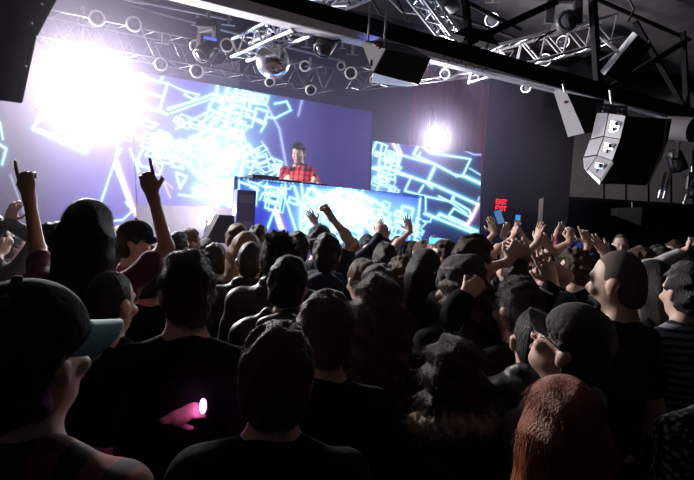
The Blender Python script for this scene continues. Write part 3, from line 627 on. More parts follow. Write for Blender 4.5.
def deck(px, w, h, lab, nm, cat='dj deck'):
    p = onp(px, 170, TD+.36); f = (p.x-tl.x)/(tr_.x-tl.x); z = tl.z+(tr_.z-tl.z)*f+.005
    p.z = z; e = empty(nm, p, lab, cat)
    MB().box(p+Vector((0, 0, h/2)), w, .38, h, ax).build('deck_body', M['gear'], e, .008)
    if cat == 'dj deck': MB().lathe(p+Vector((0, 0, h)), (0, 0, 1), [(0, .0), (0, .11), (.012, .11), (.012, 0)], 28).build('jog_wheel', M['alu'], e)
    else:
        for i in range(4):
            for j in range(3): MB().tube(p+SDIR*(-.09+.06*i)-SNRM*(-.1+.1*j)+Vector((0, 0, h)), p+SDIR*(-.09+.06*i)-SNRM*(-.1+.1*j)+Vector((0, 0, h+.02)), .01).build('knob', M['alu'], e)
deck(262, .34, .055, 'black media player on the booth at left of the DJ', 'media_player'); deck(286, .30, .03, 'black mixer on the booth directly before the DJ', 'dj_mixer', 'mixer'); deck(311, .34, .025, 'black media player on the booth under the DJ right hand', 'media_player')
# the equipment case standing on stage at the left end of the booth
a = onp(243, 235, TD-.13); e = empty('equipment_case', Vector((a.x, a.y, STG)), 'blue grey equipment rack standing before the left end of the booth', 'case')
zc = onp(243, 190, TD-.13).z; MB().box(Vector((a.x, a.y, (STG+zc)/2)), .22, .16, zc-STG, ax).build('case_body', mat('case_blue_grey', (.10, .12, .30), .5), e, .01)
for k in range(4): MB().box(Vector((a.x, a.y, STG+.15+(zc-STG-.25)*k/3))+SNRM*.083, .16, .01, .09, ax).build('rack_unit', mat('rack_face', (.2, .22, .4), .4), e)
# small wedge box on the stage floor
a = onp(228, 226, 6.3); MBo = MB().prism([a+Vector((-.25, 0, -.2)), a+Vector((.2, .1, -.2)), a+Vector((.15, .1, .12)), a+Vector((-.1, 0, .12))], -SNRM*.3).build('stage_monitor', M['spk']); tag(MBo, 'black wedge monitor on the stage edge left of the booth', 'speaker')

# ------------------------------------------------------------------ overhead steel
DBM = 5.0
def bp(px, py): return onp(px, py, DBM)
t = empty('roof_truss', (bp(450, 60).x, bp(450, 60).y, 3), 'black steel roof truss with pale lower flange crossing overhead', 'truss')
a, b = bp(150, -30), bp(694, 113); d = (b-a); b = b+d*.25
zt0 = at(347, 0, 1).z
top0, bot0 = bp(330, 6), bp(330, 23); top1, bot1 = bp(644, 94), bp(644, 111)
def lin(p, q, x): return p+(q-p)*((x-p.x)/(q.x-p.x))
xl, xr = bp(60, 0).x-1.5, bp(694, 110).x+1.5
zA = (lin(top0, top1, xl), lin(bot0, bot1, xl)); zB = (lin(top0, top1, xr), lin(bot0, bot1, xr))
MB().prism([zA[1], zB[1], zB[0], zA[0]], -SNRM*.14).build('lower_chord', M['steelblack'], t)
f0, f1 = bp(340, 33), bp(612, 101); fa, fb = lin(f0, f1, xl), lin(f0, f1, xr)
MB().prism([fa, fb, zB[1]-Vector((0, 0, .004)), zA[1]-Vector((0, 0, .004))], -SNRM*.10).build('lower_flange', M['pale'], t)  # pale colour carries the stage light falling on the flange
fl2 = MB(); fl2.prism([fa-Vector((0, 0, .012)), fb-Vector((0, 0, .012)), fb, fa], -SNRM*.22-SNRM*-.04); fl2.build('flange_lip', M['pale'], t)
for (x0, y0, x1, y1, w) in ((474, 40, 465, -40, .055), (603, 86, 594, -60, .09), (692, 110, 688, 30, .05)):
    MB().beam(bp(x0, y0)-SNRM*.07, bp(x1, y1)-SNRM*.07, w, .07, up=SNRM).build('post', M['steelblack'], t)
for (x0, y0, x1, y1, w) in ((470, 42, 560, 0, .08), (606, 92, 690, 40, .07), (690, 108, 640, 20, .04)):
    MB().beam(bp(x0, y0)-SNRM*.07, bp(x1, y1)-SNRM*.07, w, .07, up=SNRM).build('diagonal', M['steelblack'], t)
MB().prism([bp(455, 34), bp(500, 46), bp(490, 32), bp(468, 26)], -SNRM*.14).build('gusset_plate', M['steelblack'], t)
for i in range(11):
    p = bp(444+i*4.2, 57+i*1.2+(i % 2)*3); MB().sphere(p+SNRM*.012, .010, 8, 6).build('bolt', M['can'], t)
def box_truss(name, a, b, w, lab, n=10, m='alu', r=.022, grp=None, tri=False):
    a = Vector(a); b = Vector(b); d = (b-a).normalized(); x = d.cross(Vector((0, 0, 1))).normalized(); z = x.cross(d)
    c = [x*(i*w/2)+z*(j*w/2) for i, j in ((-1, -1), (1, -1), (1, 1), (-1, 1))]; mb = MB()
    for o_ in c: mb.tube(a+o_, b+o_, r, n=8)
    for f in range(4):
        p, q_ = c[f], c[(f+1) % 4]
        for i in range(n):
            t0, t1 = i/n, (i+1)/n; mb.tube(a.lerp(b, t0)+(p if i % 2 else q_), a.lerp(b, t1)+(q_ if i % 2 else p), r*.5, n=6)
    return tag(mb.build(name, M[m]), lab, 'truss', grp)
box_truss('lighting_truss', onp(-20, 14, 7.3), onp(330, 82, 7.3), .3, 'long lighting truss with ring lamps above the screens at left', 26, 'dimalu', .012)
box_truss('lighting_truss', onp(345, 80, 7.3), onp(510, 62, 6.6), .26, 'pale lighting truss passing behind the central wedge speaker', 12, 'dimalu', .016)
box_truss('lighting_truss', at(240, 50, 5.9), at(302, 22, 4.9), .20, 'short blue lit truss rising from above the mirror ball', 9)
box_truss('lighting_truss', onp(470, 68, 6.3), at(612, 30, 7.4), .34, 'bright silver lattice truss seen above the black roof beam', 12)
box_truss('lighting_truss', at(414, -12, 5.2), at(456, 44, 6.4), .16, 'slim silver truss leaning down to the beam gusset', 8)
box_truss('lighting_truss', at(225, -2, 6.5), at(345, -8, 5.6), .2, 'truss fragment at the top edge above the beam', 8)
box_truss('lighting_truss', at(318, 8, 6.6), at(375, -16, 6.2), .2, 'lattice truss stub behind the beam near the top edge', 7)
for (p0, p1, r, lab) in (((110, -4, 6.5), (232, 20, 7.2), .02, 'thin ceiling pipe above the ring lamps'), ((130, 6, 7), (345, 62, 7.6), .018, 'long thin pipe running down toward the mirror ball'), ((470, 4, 6), (520, 30, 7), .03, 'dark pipe crossing behind the roof truss diagonal'), ((580, -8, 7.2), (690, 40, 8.2), .03, 'dark pipe under the ceiling at upper right'), ((440, 10, 6.8), (520, 40, 7.4), .025, 'pipe behind the truss post at upper middle')):
    tag(MB().tube(at(*p0), at(*p1), r, n=8).build('ceiling_pipe', M['steel'] if r < .025 else M['steelblack']), lab, 'pipe')
for k, pts in enumerate([[(386, -5), (402, 12), (424, 14), (440, 38)], [(395, -5), (408, 22), (398, 34)], [(420, 2), (440, 18), (452, 30)], [(530, 50), (540, 38), (556, 30)], [(600, 60), (622, 48), (640, 60), (650, 40)], [(628, -4), (634, 10), (628, 22)], [(478, 30), (490, 44), (480, 58)], [(370, -4), (380, 14), (392, 20)]]):
    tag(MB().path([at(x, y, 6) for x, y in pts], .012).build('hanging_cable', M['cable'] if k % 2 else M['steel']), ['cable looping down from the top edge at centre', 'cable strand left of the slim silver truss', 'cable beside the slim silver truss', 'cable over the silver lattice truss', 'sagging cable beside the tilted edge-lit speaker', 'short curled cable end at upper right', 'cable behind the truss gusset', 'cable above the central wedge speaker'][k], 'cable')
struct(MB().box((4.4, 10.4, 5.0), .25, 2.4, .5).build('beam_ceiling', M['steelblack']))
for k in range(2):
    y = 8+2.1*k; struct(MB().beam(Vector((-6, y-1, ZC-.12)), Vector((10, y+4.5, ZC-.12)), .12, .22).build('joist', M['steelblack']))

# ------------------------------------------------------------------ lamps
def par(px, py, Y, aim, lab, r=.10, grp=None, Lh=.26, ringw=.012, m='can', ym=None):
    r *= .72; Lh *= .8; c = onp(px, py, Y); d = (Vector(aim)-c).normalized(); e = empty('par_can', c+Vector((0, 0, .3)), lab, 'stage lamp', grp)
    MB().lathe(c, -d, [(-.0, r), (.05, r), (Lh*.6, r*.85), (Lh, r*.5), (Lh+.03, 0)], 24).build('lamp_housing', M[m], e)
    MB().ring(c, d, r*1.0, ringw, 28, 8).build('lens_ring', M['whitemetal'], e)
    MB().lathe(c-d*.03, d, [(0, 0), (.0, r*.93), (.012, r*.8), (.02, 0)], 24).build('lens', M['lens'], e)
    y = MB(); s_ = d.cross(Vector((0, 0, 1))).normalized(); bk = c-d*.12
    for q in (-1, 1): y.beam(bk+s_*r*1.12*q, bk+s_*r*1.12*q+Vector((0, 0, .24)), .02, .008)
    y.beam(bk-s_*r*1.12+Vector((0, 0, .24)), bk+s_*r*1.12+Vector((0, 0, .24)), .02, .01); y.tube(bk+Vector((0, 0, .24)), bk+Vector((0, 0, .36)), .018); y.build('yoke', M['steel'], e); return e
CAMP = Vector((0, -1, 1.5))
for (px, py, r, lab, D0) in ((97, 18, .10, 'ring lamp highest at left above the floodlight', 6.9), (134, 24, .10, 'second ring lamp from the left on the upper row', 6.9), (161, 64, .09, 'ring lamp hanging at the top corner of the big screen', 7.1), (197, 71, .10, 'ring lamp hanging low over the big screen top', 7.1),
                         (196, 46, .09, 'ring lamp half hidden by the dark moving head', 7.0), (227, 45, .10, 'ring lamp on the truss left of the mirror ball', 6.9), (262, 54, .10, 'ring lamp partly behind the mirror ball', 7.2), (305, 66, .085, 'ring lamp right of the mirror ball', 6.9),
                         (351, 73, .10, 'ring lamp left of the central wedge speaker', 6.7), (341, 66, .07, 'small ring lamp tucked beside a larger one', 7.1), (311, 90, .085, 'ring lamp pointing down below the truss', 6.6), (270, 82, .08, 'ring lamp aimed down under the mirror ball', 7.1)):
    aim = CAMP if py < 76 else Vector((1.5, 1.5, 0))
    par(px, py, D0, aim, lab, r, 'ring lamps along the front truss')
for (px, py, D0, lab) in ((375, 80, 6.6, 'pale can lamp hanging behind the wedge speaker'), (445, 74, 6.6, 'pale can lamp on the truss above the curtain'), (526, 88, 6.2, 'small lamp hanging below the beam left of the grey sided speaker')):
    par(px, py, D0, onp(px-4, py+60, D0-1.5), lab, .09, None, .3, .008, 'whitemetal')
for (px, py, Y, lab) in ((563, 42, 6.6, 'silver can lamp clamped on the bright lattice truss'), (545, 60, 6.8, 'silver can lamp below the bright lattice truss'), (492, 20, 6.4, 'silver can lamp behind the truss diagonal')):
    par(px, py, Y, at(px+30, py+30, Y-2), lab, .13, None, .36, .01, 'whitemetal')
def moving_head(px, py, D0, sc, lab, d=(-.3, -.5, -.6), m='can', base_up=True):
    c = onp(px, py, D0); e = empty('moving_head', c+Vector((0, 0, .35*sc)), lab, 'moving head'); d = Vector(d).normalized(); s_ = d.cross(Vector((0, 0, 1))).normalized()
    MB().box(c+Vector((0, 0, .36*sc)), .30*sc, .24*sc, .12*sc).build('base', M[m], e, .01)
    y = MB()
    for q in (-1, 1): y.beam(c+s_*.17*sc*q, c+s_*.15*sc*q+Vector((0, 0, .32*sc)), .06*sc, .10*sc)
    y.beam(c-s_*.15*sc+Vector((0, 0, .28*sc)), c+s_*.15*sc+Vector((0, 0, .28*sc)), .08*sc, .05*sc); y.build('yoke', M[m], e, .008)
    MB().lathe(c-d*.16*sc, d, [(0, 0), (0, .07*sc), (.05*sc, .11*sc), (.26*sc, .125*sc), (.34*sc, .12*sc), (.34*sc, .095*sc)], 24).build('lamp_head', M[m], e)
    MB().lathe(c+d*.17*sc, d, [(-.01, .1*sc), (.015, .07*sc), (.03, 0)], 20).build('lens', M['lens'], e)
    MB().tube(c+Vector((0, 0, .4*sc)), c+Vector((0, 0, .56*sc)), .02).build('clamp', M['steel'], e); return e
moving_head(207, 50, 6.5, .75, 'dark moving head lamp with blue display hanging over the big screen')
moving_head(327, 44, 5.3, .75, 'moving head lamp on a steel bracket under the beam', m='can')
moving_head(563, 24, 5.4, 1.1, 'black moving head with ringed lens above the beam', d=(-.1, -1, -.15))
moving_head(449, 2, 5.6, .9, 'black moving head at the top edge above the slim truss', d=(-.5, -.6, .1))
moving_head(646, 158, 5.2, .9, 'black moving head hanging right of the line array', d=(-.2, -.2, -1)); moving_head(676, 160, 5.0, .95, 'black moving head nearest the right picture edge', d=(.3, -.2, -1)); moving_head(690, 190, 5.6, .7, 'small black lamp low at the right picture edge', d=(.3, -.4, -1))
p = onp(207, 48, 6.3); MB().box(p+Vector((0, 0, .05))+SNRM*.17, .13, .01, .025, (SDIR, -SNRM, Vector((0, 0, 1)))).build('blue_display', emis('display_blue', (.1, .15, 1), 1.5), [o for o in bpy.data.objects if o.name.startswith('moving_head')][0])
# mirror ball
c = at(273, 61, 5.4); rb = 17/F*5.4; e = empty('mirror_ball', c, 'mirrored disco ball hanging left of centre', 'mirror ball')
mbm, nt, b_ = mk('mirror_tiles'); b_.inputs['Metallic'].default_value = 1; b_.inputs['Roughness'].default_value = .2; b_.inputs['Base Color'].default_value = (.85, .85, .85, 1)
MB().sphere(c, rb, 56, 30, False).build('ball', mbm, e); MB().tube(c+Vector((0, 0, rb)), c+Vector((0, 0, rb+.1)), .035).build('motor', M['steelblack'], e); MB().tube(c+Vector((0, 0, rb+.1)), Vector((c.x, c.y, ZC)), .006).build('wire', M['steel'], e)

# ------------------------------------------------------------------ speakers
def spk_prism(name, poly, Y, ext, lab, m='spk', cat='speaker'):
    e = empty(name, at(*poly[0], Y), lab, cat); MB().prism([at(x, y, Y) for x, y in poly], ext).build('cabinet', M[m], e, .01); return e
e = empty('hanging_speaker', at(10, 50, 3.2), 'large black speaker cluster hanging at the top left corner', 'speaker')
MB().prism([at(*p) for p in ((-60, 93, 3.2), (22.5, 103.5, 3.3), (36, 40, 3.3), (37, 36.5, 3.3), (-60, 20, 3.2))], away(10, 60, 3.2, .8)).build('cabinet', M['spk'], e, .01)
MB().prism([at(*p) for p in ((-60, 35, 3.25), (37.5, 36.5, 3.33), (62, -10, 3.33), (62, -40, 3.33), (-60, -40, 3.2))], away(10, 30, 3.2, .8)).build('cabinet', M['spk'], e, .01)
for (x, y) in ((26, 66), (32, 23), (42, 4)): MB().sphere(at(x, y, 3.24), .008, 8, 6).build('rivet', M['alu'], e)
# central wedge
e = empty('wedge_speaker', at(400, 60, 4.7), 'black grilled wedge speaker with pale triangular side under the beam', 'speaker')
A_, B_, C_ = at(362, 42, 4.7), at(386.5, 49.5, 4.55), at(374, 73, 4.6)
A2, B2, C2 = at(392, 38, 5.6), at(431, 58, 4.75), at(419, 84.5, 4.8)
mb = MB(); mb.add([A_, B_, C_, A2, B2, C2], [(1, 4, 5, 2), (2, 5, 3, 0), (0, 3, 4, 1), (3, 5, 4)]); mb.build('cabinet', M['grille'], e)
mb = MB(); n_ = (B_-A_).cross(C_-A_).normalized(); n_ = n_ if n_.y < 0 else -n_; mb.prism([A_+n_*.02, B_+n_*.02, C_+n_*.02], -n_*.03); mb.build('side_plate', M['spkgrey'], e)
mb = MB(); mb.prism([at(373, 73, 4.6), at(419, 85, 4.8), at(408, 86, 5.1), at(372, 82, 5.0)], (0, .1, .02)); mb.build('lit_underside', M['spkwhite'], e)  # added white plate, stands for light on the wedge's bottom
MB().box(at(378, 45, 4.5), .03, .02, .03).build('red_shackle', M['red'], e); MB().path([at(366, 42, 4.6), at(374, 44, 4.55), at(380, 48, 4.5)], .012).build('shackle_strap', M['cable'], e)
mb = MB(); mb.box(at(371.5, 63, 4.5), .02, .02, .05).build('handle', M['cable'], e); mb = MB(); [mb.tube(at(x, y, 4.7), Vector((at(x, y, 4.7).x, at(x, y, 4.7).y, at(x, y, 4.7).z+.35)), .01) for x, y in ((368, 42), (384, 47))]; mb.build('hanger', M['steel'], e)
# grey-sided speaker
e = empty('hanging_speaker', at(575, 110, 5.3), 'black speaker with grey side panel left of the line array', 'speaker')
poly = [(553.5, 91), (558, 89), (567, 93), (584.5, 133), (568, 137)]
MB().prism([at(x, y, 5.3+(584-x)*.012) for x, y in poly], away(570, 110, 5.3, .05)).build('side_panel', M['spkgrey'], e)
MB().prism([at(567, 93, 5.51), at(584, 134, 5.31), at(604, 130, 5.8), at(604, 100, 5.8)], away(590, 110, 5, .35)).build('cabinet', M['spk'], e)
MB().sphere(at(565, 102, 5.5), .018, 10, 8).build('badge', mat('badge_red', (.5, .2, .18), .5), e); MB().tube(at(565, 92, 5.4), at(563, 84, 5.4), .012).build('hanger', M['steel'], e)
# line array
e = empty('line_array', at(620, 100, 4.6), 'curved line array of grey sided black speaker boxes', 'speaker'); LY = 4.6
MB().prism([at(x, y, LY) for x, y in ((597, 103), (628, 106.5), (627.5, 116), (596, 112))], away(615, 108, 5, .4)).build('rigging_frame', mat('rig_blue_grey', (.12, .13, .2), .5), e)
for x, y in ((604, 107), (608, 108), (618, 108.5), (622, 109.5), (603, 111), (607, 112), (618, 113), (622, 114)): MB().box(at(x, y, LY-.01), .018, .012, .018).build('bolt', M['spkwhite'], e)
edge = [(609, 113, 625.5, 116), (604.5, 137, 620, 139.5), (597.5, 156, 612, 161), (587, 172, 599, 183.5)]; edgeR = [(672, 119), (668, 140), (661, 160), (646, 185.5)]; lef = [(597, 113), (590, 140), (583, 158), (583, 170)]
for k in range(3):
    a, b = edge[k], edge[k+1]; bx = empty if 0 else None
    s_ = MB().prism([at(a[0], a[1], LY+.34), at(a[2], a[3], LY), at(b[2], b[3]-.8, LY), at(b[0], b[1]-.8, LY+.34)], away(620, 140, 5, .04)).build('side_panel', M['spkgrey'], e)
    MB().prism([at(a[2], a[3], LY), at(*edgeR[k], LY+.7), at(*edgeR[k+1], LY+.7), at(b[2], b[3], LY)], away(640, 150, 5, .3)).build('cabinet', M['spk'], e)
    MB().prism([at(lef[k][0], lef[k][1], LY+.62), at(a[0]-1, a[1], LY+.37), at(b[0]-1, b[1]-1.5, LY+.37), at(lef[k+1][0]+1, lef[k+1][1]-1.5, LY+.62)], away(600, 140, 5, .08)).build('rear_panel', M['spkgrey'], e)
    cx = (a[0]+a[2]+b[0]+b[2])/4; cy = (a[1]+a[3]+b[1]+b[3])/4
    q_ = MB(); q_.prism([at(cx+x*1.0, cy+y, LY+.145-x*.02) for x, y in ((-3, -6), (5.5, -4), (3, 7), (-5, 5))], (0, .012, 0)); q_.build('connector_plate', M['alu'], s_)
    for x, y in ((1.5, -2.5), (-1, 2.8)): MB().box(at(cx+x, cy+y, LY+.13-x*.02), .026, .014, .034).build('handle', M['cable'], s_)
MB().prism([at(586, 171, LY+.34), at(589, 170, LY+.30), at(600, 180, LY-.01), at(612, 161, LY-.01), at(613.5, 163, LY-.02), at(599.5, 185, LY-.02)], away(600, 175, 5, .03)).build('white_edge', M['spkwhite'], e)
MB().path([at(666, 121, LY+.6), at(663, 150, LY+.6), at(648, 184, LY+.6)], .012).build('rear_cable', M['steel'], e)
MB().tube(at(612, 104, LY+.1), at(610, 90, LY+.1), .012).build('hanger', M['steel'], e)
# tilted box, the light on its edge painted white
e = empty('hanging_speaker', at(620, 55, 5.6), 'tilted black box with white-lit edge above the beam', 'speaker')
MB().prism([at(600, 71.5, 5.9), at(604.5, 75, 5.6), at(637.5, 35, 5.6), at(633, 31.5, 5.9)], away(620, 55, 5, .03)).build('white_edge', M['spkwhite'], e)
MB().prism([at(604.5, 75, 5.6), at(637.5, 35, 5.6), at(652, 46, 5.8), at(622, 84, 5.8)], away(630, 60, 5, .4)).build('cabinet', M['spk'], e, .01); MB().tube(at(618, 52, 5.65), at(604, 40, 5.9), .02).build('bracket', M['alu'], e)
# flood at far room & small dark box on the balcony edge
e = empty('hanging_speaker', at(630, 214, YB-.3), 'small dark speaker hanging under the balcony edge', 'speaker'); MB().prism([at(x, y, YB-.3) for x, y in ((616, 208), (643, 207), (641, 226), (616, 216))], (0, .25, 0)).build('cabinet', mat('dim_grey_box', (.06, .06, .062), .6), e, .02); MB().tube(at(632, 208, YB-.2), at(632, 202, YB-.2), .02).build('bracket', M['steel'], e)
# tubes hanging right
for k, (x0, y0, x1, y1, Y) in enumerate(((666, 172, 659, 198, 5), (671, 172, 664, 199, 5), (694, 178, 684, 204, 4.9))):
    tag(MB().tube(at(x0, y0, Y), at(x1, y1, Y), .014, n=10).build('hanging_rod', M['alu']), ['left rod of the pair hanging below the right moving heads', 'right rod of the pair hanging below the right moving heads', 'hanging rod nearest the right edge'][k], 'rod')
# ducts / wall details upper right
tag(MB().tube(at(694, 130, 6.5), at(668, 128, 6.8), .16, n=20).build('air_duct', M['wgrey']), 'grey air duct behind the right moving heads', 'duct')
for (x0, y0, x1, y1) in ((560, 86, 694, 70), (625, 78, 622, 40)): tag(MB().tube(at(x0, y0, YB-.1), at(x1, y1, YB-.1), .02, n=6).build('wall_pipe', M['wgrey']), 'thin pipe on the grey wall behind the beam' if x0 == 560 else 'upright thin pipe on the grey wall behind the beam', 'pipe')
# pale post, doorway, exit sign, little screens
MB_ = MB().prism([onp(537, 232, 7.4), onp(541.5, 232, 7.4), onp(543.5, 197.5, 7.4), onp(539, 199.5, 7.4)], (.05, .12, 0)).build('pale_post', M['post']); tag(MB_, 'pale upright post right of the exit sign', 'post')
pb, ptp = onp(539, 232, 7.4), onp(541, 198, 7.4)
MB_2 = MB().box((pb.x+.03, pb.y+.06, pb.z/2), .08, .12, pb.z).build('lower_post', M['post'], MB_)
e = empty('exit_sign', onp(501, 205, DB-.25), 'red lit exit sign on the dark back wall', 'exit sign')
cc = onp(501, 205, DB-.25); MB().box(cc-SNRM*.03, .30, .05, .32, ax).build('sign_box', M['spk'], e)
for txt, dz in (('EXIT', .015), ('EXIT', -.125)):
    fc = bpy.data.curves.new('sign_lettering', 'FONT'); fc.body = txt; fc.size = .155; fc.extrude = .004; fc.align_x = 'CENTER'; fc.offset = .004; fc.space_character = 1.0
    o = bpy.data.objects.new('sign_lettering', fc); COL.objects.link(o); fc.materials.append(emis('exit_red', (1, .02, .04), 1.6)); o.matrix_world = Matrix.Translation(cc+SNRM*.004+Vector((0, 0, dz))) @ Matrix((SDIR, Vector((0, 0, 1)), SNRM)).transposed().to_4x4(); bpy.context.view_layer.update()
    me = bpy.data.meshes.new_from_object(o.evaluated_get(bpy.context.evaluated_depsgraph_get())); me.transform(o.matrix_world); bpy.data.objects.remove(o); link('sign_lettering', me, None, e)
def glowbox(name, px, py, D0, w, h, col, s, lab, cat):
    c = onp(px, py, D0); e = empty(name, c, lab, cat); MB().box(c-SNRM*.02, w+.04, .03, h+.04, ax).build('housing', M['spk'], e); MB().box(c, w, .008, h, ax).build('display', emis(name+'_glow', col, s), e)
glowbox('wall_monitor', 518, 217.5, 9.1, .14, .11, (.05, .35, .9), .9, 'tiny bright blue monitor glowing left of the pale post', 'monitor')
struct(MB().prism([onp(510, 232, DB-.02), onp(536, 233, DB-.02), onp(537, 212, DB-.02), onp(511, 210, DB-.02)], -SNRM*-.02).build('door_1', M['stage']))

# ------------------------------------------------------------------ lights
def area(c, d, size, power, col, name, parent=None, spread=180):
    l = bpy.data.lights.new(name, 'AREA'); l.shape = 'DISK'; l.size = size; l.energy = power; l.color = col; l.spread = R(spread)
    o = bpy.data.objects.new(name, l); COL.objects.link(o); o.matrix_world = Matrix.Translation(c) @ Vector(d).to_track_quat('-Z', 'Y').to_matrix().to_4x4(); return o
def spot(c, d, power, col, name, ang=60, blend=.6, rad=.08):
    l = bpy.data.lights.new(name, 'SPOT'); l.energy = power; l.color = col; l.spot_size = R(ang); l.spot_blend = blend; l.shadow_soft_size = rad
    o = bpy.data.objects.new(name, l); COL.objects.link(o); o.matrix_world = Matrix.Translation(c) @ Vector(d).to_track_quat('-Z', 'Y').to_matrix().to_4x4(); return o
# main blinder: 2x2 reflector lamps
LC = onp(80, 84, 7.6); LD = (Vector((1.0, 1.2, 1.5))-LC).normalized(); s_ = LD.cross(Vector((0, 0, 1))).normalized(); u_ = s_.cross(LD)
e = empty('blinder_light', LC+Vector((0, 0, .4)), 'blinding white floodlight glaring at the upper left', 'stage light')
MB().beam(LC-LD*.16-s_*.42, LC-LD*.16+s_*.42, .16, .84).build('lamp_housing', M['can'], e, .02)
for i in (-1, 1):
    for j in (-1, 1):
        c = LC+s_*.2*i+u_*.2*j; MB().lathe(c, LD, [(-.06, .08), (0, .155), (.008, .165), (.0, .17)], 28).build('reflector', M['alu'], e)
        MB().lathe(c, LD, [(-.01, .15), (.02, .1), (.03, 0)], 28).build('lit_lens', emis('blinder_glow', (1, .96, 1), 25), e)
MB().tube(LC+Vector((0, 0, .3)), LC+Vector((0, 0, .9)), .025).build('clamp', M['steel'], e)
KEY = 330
area(LC+LD*.06, LD, .6, KEY, (1, .93, .95), 'blinder_lamp', spread=165)
# low lamp on stage beside the booth, pointing to the backdrop and the hall
c = onp(207, 219, 7.6); e = empty('floor_light', Vector((c.x, c.y, STG)), 'white floor lamp glowing on stage left of the booth', 'stage light')
d = (Vector((-.3, 0, 2.0))-c).normalized(); MB().lathe(c-d*.2, d, [(0, 0), (0, .09), (.2, .13)], 20).build('lamp_housing', M['can'], e); MB().lathe(c, d, [(0, .12), (.02, 0)], 20).build('lit_lens', emis('floor_glow', (1, .95, 1), 20), e); MB().tube(Vector((c.x, c.y, STG)), c, .03).build('stand', M['steelblack'], e)
area(c+d*.04, d, .22, 60, (1, .93, .97), 'floor_lamp'); 
area(c+Vector((0, 0, .1)), (-.25, .9, .1), .2, 40, (1, .93, .97), 'floor_lamp_wash')
# round lamp above the right screen
c = onp(437, 137, 7.9); e = empty('round_light', c, 'round white lamp glaring above the right screen', 'stage light'); d = (Vector((.3, 0, 1.8))-c).normalized()
MB().lathe(c-d*.22, d, [(0, 0), (0, .08), (.1, .15), (.22, .17)], 24).build('lamp_housing', M['can'], e); MB().lathe(c, d, [(0, .16), (.03, .1), (.04, 0)], 24).build('lit_lens', emis('round_glow', (1, .97, 1), 25), e)
MB().tube(c-d*.1, c-d*.1+Vector((-.12, 0, .5)), .015).build('pole', M['steelblack'], e)
area(c+d*.06, d, .3, 90, (1, .95, 1), 'round_lamp')
# performer spot, then added washes without a seen source for steel and wall
mh = onp(327, 48, 5.3); tgt = onp(299, 165, 6.9); spot(mh+(tgt-mh).normalized()*.3, tgt-mh, 330, (1, .82, .72), 'performer_spot', 16, .5)
p_ = onp(375, 80, 6.6); spot(p_+Vector((.1, -.1, .1)), at(530, 20, 7)-p_, 600, (1, .95, .97), 'added_truss_wash', 75, .8)  # added spot, brightens the ceiling and roof steel
p_ = onp(330, 64, 4.7); spot(p_, bp(392, 42)-p_, 60, (.25, .3, 1), 'added_beam_blue', 32, .8)  # added blue spot without a fixture, tints the beam flange
p_ = onp(285, 70, 6.3); spot(p_, at(262, 40, 5.4)-p_, 30, (.2, .25, 1), 'added_truss_blue', 60, .8)  # added blue spot, tints the short truss
p_ = onp(445, 74, 6.6); spot(p_+Vector((.1, -.2, .1)), at(620, 120, 9)-p_, 700, (1, .93, .95), 'added_wall_wash', 90, .9)  # added spot, brightens the right wall and the post
# ------------------------------------------------------------------ the crowd
HAZE = True
import time as _t; T0 = _t.time()
def toward(px, py, Y, tx=-.6, ty=6.4):
    W = at(px, py, Y); return math.degrees(math.atan2(-(tx-W.x), ty-W.y))
def PP(label, px, py, Y, face=None, jit=0, **k):
    f = (toward(px, py, Y)+jit) if face is None else face
    return person(label, px, py, Y, face=f, **k)
def up(w, t, **k): return dict(w=w, t=t, **k)
FAR = 'people packed before the stage'
A = {}
# --- nearest row
A['capman'] = PP('man in dark cap and plaid shirt filling the left foreground', 14, 284, .88, face=-8, hair=('short', 'black'), top=('long', 'plaidred'), hat=('cap', 'char', -38, 'brimgrey'), vox=.009, skin=0, hp=8, hr=-3)
A['capman2'] = PP('man in grey brimmed cap just ahead of the left foreground man', 40, 322, 1.42, face=-60, hair=('short', 'black'), top=('tee', 'black'), hat=('cap', 'char', 0, 'grey'), vox=.011)
A['centre'] = PP('nearest man seen from behind with cropped brown hair, black shirt', 279, 321, 1.14, face=4, hair=('short', 'brown'), top=('tee', 'black'), vox=.009, st=5000, skin=0)
A['redhead'] = PP('woman with long straight copper red hair in the right foreground', 566, 378, 1.16, face=-6, hy=8, sex='f', hair=('long', 'red'), top=('long', 'black'), vox=.009, st=5000)
A['furgirl'] = PP('woman with wavy dark hair and fur collared coat, near bottom centre', 455, 340, 1.55, face=14, sex='f', hair=('wavy', 'dark'), top=('coat', 'black'), vox=.010, st=4500)
A['capup'] = PP('man in grey cap and glasses tilting his face up, right foreground', 596, 311, 1.42, face=48, hp=26, hair=('short', 'dark'), top=('hoodie', 'grey'), hat=('cap', 'denimcap', 0), glasses=True, vox=.009)
A['girl'] = PP('woman with long dark hair pointing both hands up at left', 88, 200, 2.35, face=6, sex='f', hair=('long', 'black'), top=('tee', 'maroon'), vox=.007, st=3000, skin=1,
    L=up((29, 196), (24, 172), pose='point', pole=(-.5, .9, -.55), n=(0, 1, 0), dy=.12), Rr=up((153, 196), (146, 173), pose='point', pole=(.5, .9, -.55), n=(0, 1, 0), thumb=-1, dy=.12))
A['glow'] = A['earman'] = PP('dark cropped head below the pointing woman, hand holding pink light', 110, 270, 1.85, jit=-8, hair=('buzz', 'black'), top=('long', 'black'), vox=.008, st=800,
    Rr=up((166, 418), (200, 405), pose='grip', pole=(.3, -.3, -1), n=(-.1, .7, -.6), thumb=-1, dy=-.32, ty=-.32))
A['tallboy'] = PP('man with tousled brown hair in black shirt left of centre', 190, 249, 1.62, face=12, hy=14, hair=('top', 'dark'), top=('tee', 'black'), vox=.010, st=3500)
A['shades'] = PP('man with short brushed hair facing the stage, centre', 328, 290, 1.55, face=2, hair=('short', 'brown'), top=('tee', 'black'), vox=.010, st=4000)
